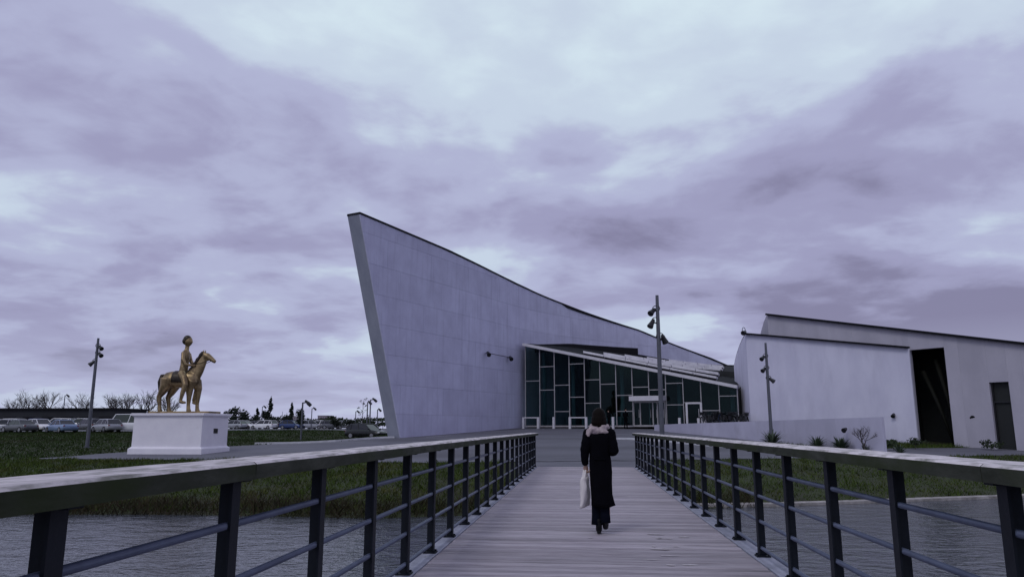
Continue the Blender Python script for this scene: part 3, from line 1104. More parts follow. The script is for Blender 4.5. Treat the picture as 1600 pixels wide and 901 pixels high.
for x in (-1.3, 0.1, 1.5):
    MB().box((x, (Y0 + Y1) / 2, -0.2), (0.16, Y1 - Y0, 0.3)).build('beam', 'steel_blue', br)
for x0, x1 in ((DX0 - 0.215, DX0 - 0.012), (DX1 + 0.012, DX1 + 0.215)):
    MB().box(((x0 + x1) / 2, (Y0 + Y1) / 2, -0.09), (x1 - x0, Y1 - Y0 + .1, 0.2)).build('edge_beam', 'edge_steel', br, bevel=0.008)
for yy in (8.0, 18.0):
    for x in (-1.1, 1.3):
        MB().tube([(x, yy, -3), (x, yy, -0.3)], 0.16, 12).build('pile', 'bark', br)
MB().box((0.1, Y1 + 0.03, -0.02), (3.6, 0.05, 0.05)).build('threshold_strip', 'black_metal', br)

for k in range(16):
    cx_, cy_ = (1.0 + random.uniform(-.28, .35), random.uniform(8.2, 11.0)) if k < 11 else (random.uniform(-1.3, 1.5), random.uniform(7.5, 20))
    rx_, ry_ = random.uniform(.03, .14), random.uniform(.012, .05)
    b = MB()
    ring_ = [(cx_ + math.cos(a) * rx_ * random.uniform(.5, 1.1), cy_ + math.sin(a) * ry_ * random.uniform(.5, 1.1), .0075) for a in np.linspace(0, 2 * math.pi, 11)[:-1]]
    b.prism(ring_, (0, 0, .0015))
    b.build('paint_scuff', 'scuff', br)

SP = 1.281


def railing(side, label):
    xin = -1.62 if side < 0 else 1.86
    s = side
    xp = -1.76 if s < 0 else 1.985
    xo = xin + s * 0.34
    ys = [2.38 + SP * k for k in range(-4, 21)] if s < 0 else [3.75 + SP * k for k in range(-5, 20)]
    t = thing('bridge_railing', (xp, 0, 0), label, 'railing', 'railings along the footbridge')
    # post: web plate plus flange, with foot plate
    b_ = MB()
    b_.box((0, 0, 0.585), (0.075, 0.02, 1.15))
    b_.box((-s * 0.0375, 0, 0.585), (0.014, 0.088, 1.15))
    post_me = b_.mesh('post'); post_me.materials.append(M['steel_blue'])
    b_ = MB(); b_.box((0, 0, 0.018), (0.15, 0.14, 0.014))
    for dx in (-.055, .055):
        for dy in (-.05, .05):
            b_.tube([(dx, dy, .02), (dx, dy, .042)], .012, 6)
    foot_me = b_.mesh('foot_plate'); foot_me.materials.append(M['steel_blue'])
    b_ = MB(); b_.box((s * 0.03, 0, 1.157), (0.26, 0.08, 0.012))
    brk_me = b_.mesh('rail_bracket'); brk_me.materials.append(M['steel_blue'])
    for y_ in ys:
        p = bpy.data.objects.new('post', post_me); COL.objects.link(p); p.parent = t; p.location = (0, y_, 0.0)
        f = bpy.data.objects.new('foot_plate', foot_me); COL.objects.link(f); f.parent = p
        k = bpy.data.objects.new('rail_bracket', brk_me); COL.objects.link(k); k.parent = p
    for z in (0.105, 0.39, 0.665, 0.94):
        b_ = MB(); b_.tube([(xp - s * 0.012, ys[0] - .3, z), (xp - s * 0.012, ys[-1] + 0.03, z)], 0.0195, 10)
        b_.build('pipe_bar', 'pipe', t, smooth=True)
    # timber handrail in lengths
    starts = list(np.arange(3.66 - 3.843 * 2 if s < 0 else 7.6 - 3.843 * 3, ys[-1] + 0.2, 3.843))
    for i, a in enumerate(starts):
        c = min(a + 3.843 - 0.008, ys[-1] + 0.16)
        if c - a < 0.4:
            continue
        b_ = MB()
        nn = 24
        rr = []
        for j in range(nn + 1):
            yy = lerp(a, c, j / nn)
            w = lambda q: mnoise.noise(Vector((q * 7.1, yy * 2.2, i * 3.7 + s))) * 0.004
            lo_, hi_ = min(xin, xo), max(xin, xo)
            z0, z1 = 1.163, 1.247
            rr.append([(lo_ + w(1), yy, z0), (hi_ + w(2), yy, z0 + w(3) * .5), (hi_ + w(4), yy, z1 - .012), (hi_ - .014, yy, z1 + w(5)), (lerp(lo_, hi_, .5), yy, z1 + .004 + w(6)), (lo_ + .014, yy, z1 + w(7)), (lo_ + w(8), yy, z1 - .012)])
        b_.rings(rr)
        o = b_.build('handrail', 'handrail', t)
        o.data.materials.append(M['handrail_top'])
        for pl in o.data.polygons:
            if pl.normal.z > 0.6:  # upward faces take the worn, painted-bright top; the rest stay shade-dark
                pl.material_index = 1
        for dy in (0.1, c - a - 0.1):
            for q in (0.3, 0.7):
                pass
    return t


railing(-1, 'left bridge railing with blue steel posts, pipe bars and broad weathered wooden handrail')
railing(1, 'right bridge railing with blue steel posts, pipe bars and mossy wooden handrail')


# ------------------------------------------------------------------ plinth and statue
PX, PY = -22.05, 39.8
pb = gz(PX, PY)
pl = thing('statue_plinth', (PX, PY, 0.0), 'white rectangular plinth with moulded cap under the bronze statue', 'plinth')
z0 = pb + 0.0
MB().box((PX, PY, 0.16), (4.12, 3.22, 0.40)).build('plinth_base', 'plinth_white', pl, bevel=0.02)
b = MB()
rings = []
for z, hx, hy in ((0.36, 2.04, 1.59), (0.46, 1.93, 1.48), (1.98, 1.92, 1.47)):
    rings.append([(PX - hx, PY - hy, z), (PX + hx, PY - hy, z), (PX + hx, PY + hy, z), (PX - hx, PY + hy, z)])
b.rings(rings)
b.build('plinth_body', 'plinth_white', pl)
b = MB()
rings = []
for z, e in ((1.98, 0.0), (2.03, 0.03), (2.09, 0.10), (2.10, 0.13), (2.2, 0.13), (2.215, 0.10)):
    rings.append([(PX - 1.92 - e, PY - 1.47 - e, z), (PX + 1.92 + e, PY - 1.47 - e, z), (PX + 1.92 + e, PY + 1.47 + e, z), (PX - 1.92 - e, PY + 1.47 + e, z)])
b.rings(rings)
b.build('plinth_cap', 'plinth_white', pl)
MB().box((PX + 1.93, PY + 0.05, 1.28), (0.03, 0.46, 0.26)).build('plaque', 'plaque', pl)

st = thing('horse_rider_statue', (PX, PY, 2.215), 'golden bronze statue of a rider on a standing horse, on white plinth', 'statue')
SS = 1.07


def T(x, y_, z):
    return Vector((PX + (x - 0.15) * SS, PY + y_ * SS, 2.215 + 0.10 + z * SS))


MB().box((PX + 0.1, PY, 2.215 + 0.06), (3.5, 1.3, 0.12)).build('statue_base', 'bronze', st, bevel=0.02)
b = MB()
# barrel
b.tube([T(-1.06, 0, 1.72), T(-0.92, 0, 1.72), T(-0.6, 0, 1.70), T(-0.1, 0, 1.64), T(0.4, 0, 1.68), T(0.72, 0, 1.72), T(0.86, 0, 1.74)],
       [0.14 * SS, 0.33 * SS, 0.42 * SS, 0.42 * SS, 0.43 * SS, 0.34 * SS, 0.14 * SS], 14)
# neck and head
b.tube([T(0.55, 0, 1.85), T(0.78, 0, 2.2), T(0.95, 0, 2.55), T(1.06, 0, 2.82), T(1.1, 0, 2.98)], [(0.40 * SS, 0.25 * SS), (0.33 * SS, 0.2 * SS), (0.26 * SS, 0.16 * SS), (0.2 * SS, 0.14 * SS), (0.13 * SS, 0.1 * SS)], 12)
b.tube([T(1.02, 0, 2.95), T(1.22, 0, 2.88), T(1.42, 0, 2.76), T(1.6, 0, 2.63), T(1.7, 0, 2.56)], [0.14 * SS, 0.185 * SS, 0.14 * SS, 0.11 * SS, 0.085 * SS], 12)
for s_ in (-1, 1):
    b.tube([T(1.05, s_ * .08, 3.0), T(1.04, s_ * .1, 3.12), T(1.07, s_ * .1, 3.27)], [0.06 * SS, 0.05 * SS, 0.012 * SS], 8)
    # hind legs: stifle forward, hock back
    dx = 0.12 * s_
    b.tube([T(-0.75, s_ * .2, 1.72), T(-0.68 + dx, s_ * .23, 1.3), T(-0.86 + dx, s_ * .23, 0.98), T(-1.0 + dx, s_ * .23, 0.74), T(-0.93 + dx, s_ * .23, 0.35), T(-0.9 + dx, s_ * .23, 0.14), T(-0.86 + dx, s_ * .23, 0.0)],
           [0.36 * SS, 0.29 * SS, 0.19 * SS, 0.135 * SS, 0.10 * SS, 0.11 * SS, 0.14 * SS], 10)
    b.tube([T(0.62, s_ * .2, 1.62), T(0.62 + dx, s_ * .22, 1.2), T(0.64 + dx, s_ * .22, 0.78), T(0.63 + dx, s_ * .22, 0.4), T(0.65 + dx, s_ * .22, 0.14), T(0.69 + dx, s_ * .22, 0.0)],
           [0.27 * SS, 0.21 * SS, 0.135 * SS, 0.10 * SS, 0.105 * SS, 0.14 * SS], 10)
fuse(b.build('horse', 'bronze', st), 0.045, 5)
b = MB()
b.tube([T(-0.98, 0, 1.9), T(-1.16, 0, 1.88), T(-1.24, 0, 1.55), T(-1.2, 0, 1.1), T(-1.17, 0, .8)], [0.08, 0.13, 0.16, 0.12, 0.04], 9)
fuse(b.build('tail', 'bronze_dark', st), 0.035, 4)
b = MB()
for k in range(12):
    t_ = k / 11
    c_ = T(lerp(0.38, 0.96, t_), 0, lerp(2.1, 3.0, t_))
    b.ball(c_, (0.12 + .05 * math.sin(k * 2), 0.19, 0.17), 8, 6)
fuse(b.build('mane', 'bronze_dark', st), 0.04, 3)
def T(x, y_, z):
    K = 1.36
    return Vector((PX + (-0.12 + x * K) * SS, PY + y_ * K * SS, 2.215 + 0.10 + (1.88 + (z - 2.0) * K) * SS))


SS0, SSR = SS, SS
RK = 1.36
b = MB()
# rider: pelvis, torso, neck, head, arms to the reins, legs astride
b.tube([T(-0.02, 0, 2.0), T(-0.03, 0, 2.18), T(-0.02, 0, 2.42), T(0.0, 0, 2.68), T(0.01, 0, 2.9), T(0.02, 0, 3.0)],
       [(0.231 * SS, 0.299 * SS), (0.218 * SS, 0.286 * SS), (0.184 * SS, 0.245 * SS), (0.204 * SS, 0.292 * SS), (0.177 * SS, 0.272 * SS), (0.095 * SS, 0.109 * SS)], 12)
b.tube([T(0.02, 0, 2.95), T(0.04, 0, 3.16)], [0.116 * SS, 0.109 * SS], 8)
b.ball(T(0.06, 0, 3.32), (0.224 * SS, 0.197 * SS, 0.272 * SS), 12, 9)
b.ball(T(0.22, 0, 3.29), 0.048 * SS, 8, 6)
for s_ in (-1, 1):
    b.tube([T(0.01, s_ * .2, 2.87), T(0.06, s_ * .29, 2.6), T(0.18, s_ * .29, 2.4), T(0.42, s_ * .17, 2.36), T(0.5, s_ * .1, 2.37)], [0.116 * SS, 0.102 * SS, 0.084 * SS, 0.068 * SS, 0.075 * SS], 9)
    b.tube([T(0.0, s_ * .2, 2.08), T(0.22, s_ * .38, 1.86), T(0.34, s_ * .47, 1.62), T(0.26, s_ * .48, 1.3), T(0.2, s_ * .47, 1.04)], [0.204 * SS, 0.190 * SS, 0.143 * SS, 0.116 * SS, 0.082 * SS], 10)
    b.tube([T(0.17, s_ * .47, 1.0), T(0.28, s_ * .48, 0.96), T(0.42, s_ * .49, 0.95)], [0.082 * SS, 0.088 * SS, 0.061 * SS], 8)
fuse(b.build('rider', 'bronze', st), 0.03, 4)
b = MB()
b.ball(T(0.02, 0, 3.40), (0.215 * SS, 0.202 * SS, 0.215 * SS), 12, 8)
b.ball(T(-0.03, 0, 3.33), (0.19 * SS, 0.2 * SS, 0.2 * SS), 12, 8)
b.build('hair', 'bronze_dark', st, smooth=True)


def TH(x, y_, z):
    return Vector((PX + (x - 0.15) * SS, PY + y_ * SS, 2.215 + 0.10 + z * SS))


b = MB()
rings = []
for k in range(9):
    x = lerp(-0.42, 0.30, k / 8)
    rings.append([TH(x, math.cos(a) * (.46 + .02 * math.sin(k)), 1.66 + math.sin(a) * .475) for a in np.linspace(-.35, math.pi + .35, 15)] +
                 [TH(x, math.cos(a) * .40, 1.66 + math.sin(a) * .42) for a in np.linspace(math.pi + .35, -.35, 15)])
b.rings(rings)
b.build('saddle_cloth', 'bronze_dark', st, smooth=True)
b = MB()
for s_ in (-1, 1):
    b.tube([TH(0.62, s_ * .14, 2.46), TH(1.0, s_ * .2, 2.5), TH(1.5, s_ * .14, 2.68)], .018, 6)
b.build('reins', 'bronze_dark', st)


# ------------------------------------------------------------------ people
def fold(p, amp, fz=3.0):
    return mnoise.noise(Vector((p[0] * 9, p[1] * 9, p[2] * fz))) * amp


def woman():
    X, Y, Z = 0.24, 10.56, 0.004
    w = thing('person', (X, Y, Z), 'person in a long black coat and pale scarf walking away, carrying a white tote', 'person')

    def P(x, y_, z):
        return Vector((X + x, Y + y_, Z + z))
    # body: one continuous surface
    b_ = MB()
    b_.tube([P(0, 0, 0.84), P(0, 0, 0.95), P(0, 0.005, 1.1), P(0, 0.0, 1.28), P(0, 0, 1.37), P(0, 0.01, 1.42)], [(0.13, .09), (0.145, .1), (0.115, .085), (0.14, .095), (0.12, .075), (0.05, .05)], 12)
    b_.tube([P(0, 0.01, 1.38), P(0, 0.03, 1.5)], 0.052, 8)
    b_.ball(P(0, 0.045, 1.565), (0.075, 0.095, 0.112), 12, 10)
    b_.tube([P(0, .13, 1.575), P(0, .155, 1.55), P(0, .14, 1.54)], [0.012, 0.014, 0.012], 6)
    for sx in (-1, 1):
        b_.ball(P(sx * .078, .04, 1.56), (.012, .022, .032), 6, 5)
    # legs: left (photo) planted forward, right trailing off the ground
    b_.tube([P(-.07, 0, .86), P(-.05, .05, .5), P(-.03, .05, .14), P(-.03, .05, .1)], [.085, .06, .042, .035], 10)
    b_.tube([P(.07, 0, .86), P(.07, .02, .5), P(.085, -.03, .26), P(.085, -.035, .22)], [.085, .06, .042, .035], 10)
    # arms
    LA = [P(-.15, 0, 1.335), P(-.20, -.03, 1.12), P(-.208, .0, .97), P(-.195, .02, .91)]
    RA = [P(.15, 0, 1.335), P(.195, -.03, 1.10), P(.17, .15, 1.08), P(.09, .26, 1.14)]
    b_.tube(LA, [.05, .04, .03, .026], 8); b_.tube(RA, [.05, .04, .03, .026], 8)
    body = b_.build('body', 'skin', w)
    fuse(body, 0.012, 3)
    # hands with five fingers curled
    for nm, c, fw, curl in (('hand', P(-.195, .03, .868), Vector((0, .15, -1)), Vector((.6, .55, .2))), ('hand', P(.06, .30, 1.17), Vector((-.8, .3, .5)), Vector((-.3, .2, .8)))):
        h = MB()
        fw = fw.normalized()
        sd = fw.cross(curl).normalized()
        pal = curl - fw * curl.dot(fw); pal.normalize()
        h.tube([c - fw * .045, c, c + fw * .03], [(.022, .018), (.034, .016), (.036, .014)], 8)
        for k, ln in enumerate((.062, .072, .068, .054)):
            a = c + fw * .028 + sd * (k - 1.5) * .018
            h.tube([a, a + fw * ln * .45, a + fw * ln * .6 + pal * ln * .45, a + fw * ln * .25 + pal * ln * .7], [.0088, .0085, .008, .006], 6)
        a = c - fw * .015 - sd * .032
        h.tube([a, a + fw * .02 - sd * .014 + pal * .014, a + fw * .04 + pal * .032 - sd * .002], [.011, .010, .007], 6)
        h.build(nm, 'skin', w, smooth=True)
    # coat
    prof_ = [(1.425, .075, .06, 0, 0), (1.40, .120, .085, 0, 0), (1.36, .158, .100, 0, 0), (1.28, .170, .112, .0, 0), (1.18, .156, .114, .0, .0), (1.05, .142, .108, .002, .0), (.95, .150, .118, .006, 0),
             (.82, .156, .126, .008, .0), (.68, .150, .130, .010, .0), (.52, .140, .134, .014, -.005), (.42, .140, .136, .018, -.008), (.365, .143, .140, .020, -.01)]
    rr = []
    n_ = 40
    for z, a, bq, cx, cy in prof_:
        ring = []
        for k in range(n_):
            th = 2 * math.pi * k / n_
            am = 0.004 + 0.022 * clamp((1.0 - z) / .7)
            f_ = 1 + am * 4 * (math.sin(th * 5 + z * 1.5) * .5 + mnoise.noise(Vector((math.cos(th) * 2, math.sin(th) * 2, z * 2.5))))
            # flare of the right back hem
            fl_ = 0.035 * clamp((.6 - z) / .25) * max(0, math.cos(th - 0.2)) ** 3
            ring.append(P(cx + (a * f_ + fl_) * math.cos(th), cy + bq * f_ * math.sin(th), z + 0.01 * math.sin(th * 2 + 1) * clamp((.5 - z) / .1)))
        rr.append(ring)
    c_ = MB(); c_.rings(rr)
    coat = c_.build('coat', 'coat', w, smooth=True)
    for A_, rad in ((LA, [.078, .068, .052, .046]), (RA, [.078, .072, .058, .05])):
        s_ = MB()
        pts, rs = [], []
        for i in range(len(A_) - 1):
            for k in range(5):
                t = k / 5
                pts.append(A_[i].lerp(A_[i + 1], t)); rs.append(lerp(rad[i], rad[i + 1], t) * (1 + .05 * math.sin(k * 2.5 + i)))
        pts.append(A_[-1]); rs.append(rad[-1])
        s_.ball(A_[0], .08, 10, 8)
        s_.tube(pts, rs, 12)
        fuse(s_.build('sleeve', 'coat', coat), 0.014, 4)
    sb = MB(); sb.box(P(0, -.118, 1.0), (.16, .012, .03)); sb.build('back_belt', 'coat', coat)
    # trousers, wide at the hem
    for q, rs in (([P(-.05, .03, .62), P(-.045, .05, .40), P(-.045, .05, .24), P(-.048, .045, .115)], [.085, .078, .078, .084]),
                  ([P(.05, .02, .62), P(.05, 0, .40), P(.055, -.03, .26), P(.062, -.06, .15)], [.085, .075, .068, .066])):
        MB().tube(q, rs, 14).build('trouser_leg', 'trouser', w, smooth=True)
    for bx_, by_, bz_, pit in ((-.030, .05, 0.0, 0), (.062, -.05, .065, .5)):
        s_ = MB()
        rotm = Matrix.Rotation(-pit, 3, 'X')
        def Q(x, y__, z):
            v = rotm @ Vector((x, y__ - .1, z))
            return P(bx_ + v.x, by_ + v.y + .1, bz_ + v.z)
        s_.tube([Q(0, -.05, .2), Q(0, -.045, .1), Q(0, -.03, .06)], [.042, .045, .045], 10)
        s_.tube([Q(0, -.07, .05), Q(0, -.02, .052), Q(0, .06, .04), Q(0, .15, .028), Q(0, .18, .022)], [(.03, .03), (.042, .045), (.045, .035), (.04, .024), (.02, .014)], 10)
        s_.box(Q(0, -.045, .018), (.055, .055, .034), rot=rotm)
        fuse(s_.build('boot', 'boot', w), 0.011, 3)
    # scarf: bulky loop with loose fold
    s_ = MB()
    for j, (zz, ra, rb, rt) in enumerate(((1.375, .122, .095, .034), (1.412, .100, .085, .036), (1.345, .136, .10, .022))):
        pts = []
        for k in range(25):
            th = 2 * math.pi * k / 24
            pts.append(P(ra * math.cos(th) * (1.0 + .1 * math.sin(th * 2 + j)), rb * math.sin(th) + .005, zz + .02 * math.sin(th * 2 + j * 2) + .01 * math.sin(th * 5)))
        s_.tube(pts, [rt * (1 + .22 * math.sin(k * 1.9 + j)) for k in range(25)], 8)
    s_.tube([P(-.10, -.05, 1.40), P(-.15, -.07, 1.365), P(-.158, -.09, 1.325), P(-.15, -.10, 1.29)], [(.04, .02), (.042, .018), (.034, .014), (.018, .008)], 8)
    fuse(s_.build('scarf', 'scarf', w), 0.011, 2)
    # hair
    h = MB()
    h.ball(P(0, .015, 1.58), (.096, .116, .114), 14, 10)
    h.ball(P(.0, -.035, 1.525), (.088, .075, .10), 12, 9)
    for k in range(22):
        a = -math.pi * (k + .5) / 22
        dz_ = .02 * (k % 3)
        h.tube([P(.082 * math.cos(a), .01 + .09 * math.sin(a), 1.56), P(.094 * math.cos(a), .0 + .092 * math.sin(a), 1.48), P(.08 * math.cos(a), .0 + .088 * math.sin(a), 1.425 + dz_)], [.022, .018, .006], 6)
    hr = h.build('hair', 'hair', w)
    fuse(hr, 0.008, 2)
    return w


woman()

# tote bag held in the left hand
BX, BY, BZ = -0.205 + 0.24, 10.56 + 0.035, 0.355
tb = thing('tote_bag', (BX, BY, BZ), 'white canvas tote bag hanging from the hand of person on bridge', 'bag')
b = MB()
rings = []
for i in range(13):
    t = i / 12
    z = BZ + t * 0.40
    hw_, hd = lerp(.135, .105, t), (0.042 * math.sin(math.pi * clamp(t * .8 + .1)) + .010)
    ring = []
    for k in range(24):
        th = 2 * math.pi * k / 24
        ca, sa = math.cos(th), math.sin(th)
        ex = math.copysign(abs(ca) ** .6, ca) * hw_
        ey = math.copysign(abs(sa) ** .8, sa) * hd
        wr = mnoise.noise(Vector((ex * 12, z * 9, ey * 14))) * .026
        # bag plane turned about 65 degrees from the view
        ang = R(70)
        xx, yy = ex * math.cos(ang) - (ey + wr) * math.sin(ang), ex * math.sin(ang) + (ey + wr) * math.cos(ang)
        ring.append(Vector((BX + xx - .012 * (1 - t), BY + yy, z + .012 * math.sin(ex * 9))))
    rings.append(ring)
b.rings(rings)
b.build('bag_body', 'canvas', tb, smooth=True)
ang = R(70)
for sd_ in (-1, 1):
    pts = []
    for k in range(13):
        t = k / 12
        ex = lerp(-.09, .09, t)
        zz = BZ + .40 + .085 * (1 - abs(2 * t - 1) ** 2.2) + 0.01
        zz = lerp(BZ + .37, 0.868, 1 - abs(2 * t - 1) ** 1.6)
        ex *= (abs(2 * t - 1) * .8 + .12)
        pts.append(Vector((BX + ex * math.cos(ang) - sd_ * .012 * math.sin(ang), BY + ex * math.sin(ang) + sd_ * .012 * math.cos(ang), zz)))
    MB().tube(pts, [(.012, .004)] * len(pts), 6).build('strap', 'canvas', tb)


def bystander(x, y_, label, h=1.75, lean=0.0, rz=0.0):
    z = max(gz(x, y_) + 0.02, FLOOR_Z if y_ > 74 else 0)
    t = thing('person', (x, y_, z), label, 'person', None, rz)
    k = h / 1.75

    def P(a, b2, c):
        return Vector((a * k, b2 * k, c * k))
    b_ = MB()
    b_.tube([P(0, 0, .9), P(0, 0, 1.1), P(0, 0, 1.35), P(0, 0, 1.46)], [(.15 * k, .11 * k), (.15 * k, .11 * k), (.19 * k, .12 * k), (.06 * k, .06 * k)], 12)
    b_.tube([P(0, 0, 1.44), P(0, -.01, 1.56)], .055 * k, 8)
    b_.ball(P(0, -.02, 1.63), (.08 * k, .095 * k, .12 * k), 12, 9)
    for s_ in (-1, 1):
        b_.tube([P(s_ * .08, 0, .92), P(s_ * .1, -.02, .5), P(s_ * .11, 0, .08), P(s_ * .11, -.06, .04)], [.095 * k, .07 * k, .055 * k, .045 * k], 9)
        b_.tube([P(s_ * .19, 0, 1.4), P(s_ * .25, .02, 1.12), P(s_ * .19, -.18, 1.0), P(s_ * .12, -.24, 1.03)], [.06 * k, .05 * k, .04 * k, .038 * k], 8)
    o = b_.build('body', 'coat', t, origin=Vector((0, 0, 0)))
    o.location = (0, 0, 0)
    fuse(o, 0.025, 3)
    b_ = MB(); b_.ball(P(0, -.03, 1.61), (.072 * k, .09 * k, .1 * k), 10, 8)
    o = b_.build('face', 'skin', t, smooth=True, origin=Vector((0, 0, 0))); o.location = (0, 0, 0)
    b_ = MB(); b_.ball(P(0, .015, 1.66), (.09 * k, .095 * k, .11 * k), 10, 8)
    o = b_.build('hair', 'hair', t, smooth=True, origin=Vector((0, 0, 0))); o.location = (0, 0, 0)
    return t


bystander(3.85, 66.6, 'person in dark clothes standing outside the entrance, nearer the glass doors', 1.78, 0, 0.4)
bystander(2.42, 67.2, 'person in dark clothes standing outside entrance, left of the other one', 1.66, 0, -0.9)


# ------------------------------------------------------------------ lamp posts
def lamp_post(x, y_, top, label, heads, lean=0.0, m='lamp_grey'):
    z = gz(x, y_)
    t = thing('lamp_post', (x, y_, z), label, 'lamp post', 'tall spotlight poles around the plaza')
    MB().tube([(x, y_, z), (x, y_, z + 0.6), (x, y_, lerp(z, top, .75)), (x, y_, top)], [0.115, 0.11, 0.09, 0.07], 14).build('pole', m, t, smooth=False)
    MB().tube([(x, y_, z + .0), (x, y_, z + 0.06)], 0.2, 14).build('foot_flange', m, t)
    for (dz, dx, aim) in heads:
        a = Vector(aim).normalized()
        p = Vector((x + dx, y_ - 0.05, top - dz))
        hd = bpy.data.objects.new('spotlight', None); COL.objects.link(hd); hd.parent = t
        hd.location = p - Vector((x, y_, z))
        MB().tube([p - a * .2, p - a * .12, p + a * .02, p + a * .2, p + a * .23], [0.05, 0.09, 0.105, 0.145, 0.135], 12).build('lamp_head', 'black_metal', hd)
        sdv = a.cross(Vector((0, 0, 1))).normalized()
        b_ = MB()
        upv = Vector((0, 0, 1))
        b_.tube([p + Vector((math.copysign(1, -dx) * .16, 0, 0.12)) + Vector((math.cos(k) * .16, 0, math.sin(k) * .13)) for k in np.linspace(0, 2 * math.pi, 13)], 0.02, 5)
        b_.build('cable_loop', 'black_metal', hd)
        MB().bar((x, y_, top - dz + .02), p, 0.04, 0.05).build('bracket', 'black_metal', hd)
    return t


H3 = [(0.72, -0.22, (-.55, -.55, -.6)), (1.25, -0.27, (-.45, -.3, -.8)), (1.95, 0.22, (.35, .3, -.75))]
lamp_post(3.45, 33.0, 7.25, 'tall grey spotlight pole just behind the right railing, before the entrance', H3)
lamp_post(11.84, 48.6, 6.8, 'grey spotlight pole in front of white gallery building', [(0.95, -.22, (-.6, -.5, -.5)), (1.7, -.2, (-.6, -.5, -.5)), (2.35, .2, (.6, -.3, -.5))])
lamp_post(-31.1, 45.0, 7.15, 'spotlight pole on the lawn left of the statue', [(0.6, .22, (.7, -.3, -.5)), (1.05, .25, (.7, -.3, -.5)), (1.6, -.2, (-.6, -.3, -.6))])


def street_lamp(x, y_, h, label, arm=0.5):
    z = gz(x, y_)
    t = thing('street_lamp', (x, y_, z), label, 'street lamp', 'street lamps of the car park')
    MB().tube([(x, y_, z), (x, y_, z + h)], [0.09, 0.07], 8).build('pole', 'lamp_grey', t)
    b_ = MB(); b_.bar((x - .05, y_, z + h - .02), (x + arm, y_, z + h + .05), .09, .1); b_.build('arm', 'lamp_grey', t)
    b_ = MB(); b_.tube([(x + arm * .6, y_, z + h + .2), (x + arm + .15, y_, z + h - .05), (x + arm + .36, y_, z + h - .24)], [.08, .16, .15], 10); b_.build('lamp_head', 'black_metal', t)
    return t


def sx(px, Y):      # lateral position of a photo column at depth Y (used to lay out the far car park)
    return Y * math.tan(math.atan((px - 800) / 1175.4) - R(5.30))


street_lamp(sx(471, 62), 62, 3.2, 'street lamp with angled head at the lawn edge left of leaning wall', .35)
street_lamp(sx(573, 92), 92, 3.6, 'street lamp with angled head rising behind the black hatchback, left one', .15)
street_lamp(sx(577.5, 88), 88, 3.9, 'taller street lamp with angled head rising behind the black hatchback', .4)
street_lamp(sx(589, 110), 110, 3.0, 'small street lamp right beside the edge of the leaning wall', .2)
street_lamp(sx(555, 125), 125, 3.0, 'small street lamp beyond the young tree', .3)
street_lamp(sx(486, 120), 120, 3.4, 'small street lamp in front of the apartment block', .35)
street_lamp(sx(408, 130), 130, 4.0, 'street lamp rising out of the parked cars right of plinth', .35)
street_lamp(sx(96, 118), 118, 5.6, 'street lamp above the dark low hall at far left', .4)


# ------------------------------------------------------------------ bollards, barriers, bicycles
def bollard_mesh(t, x, y_, z, name='bollard_post'):
    b_ = MB(); b_.box((x, y_, z + .52), (.2, .2, 1.06), math.atan2(PD.y, PD.x)); return b_.build(name, 'white_metal', t, bevel=.012)


def pz(t, off):
    p = PL + PD * t + PN * off
    return p.x, p.y, gz(p.x, p.y) + .02


for (ta, tb_), lab in (((0.02, 0.097), 'white hoop barrier in front of the glass, nearest the concrete wall'), ((0.258, 0.338), 'white hoop barrier in front of glass, left of walking person')):
    a, c = pz(ta, 1.3), pz(tb_, 1.3)
    t = thing('hoop_barrier', a, lab, 'barrier', 'hoop barriers at the entrance')
    bollard_mesh(t, *a, name='barrier_post'); bollard_mesh(t, *c, name='barrier_post')
    MB().bar((a[0], a[1], a[2] + 1.0), (c[0], c[1], c[2] + 1.0), .10, .10).build('barrier_rail', 'white_metal', t)
for tq, lab in ((0.177, 'white bollard standing between the two hoop barriers'), (0.466, 'white bollard beside the people outside the entrance'),
                (0.765, 'white bollard just left of the single white framed door'), (0.846, 'white bollard just right of the single white framed door'), (0.872, 'rightmost white bollard, beside the bicycles')):
    a = pz(tq, 1.3)
    o = bollard_mesh(None, *a, name='bollard')
    tag(o, lab, 'bollard', 'white bollards at the entrance')


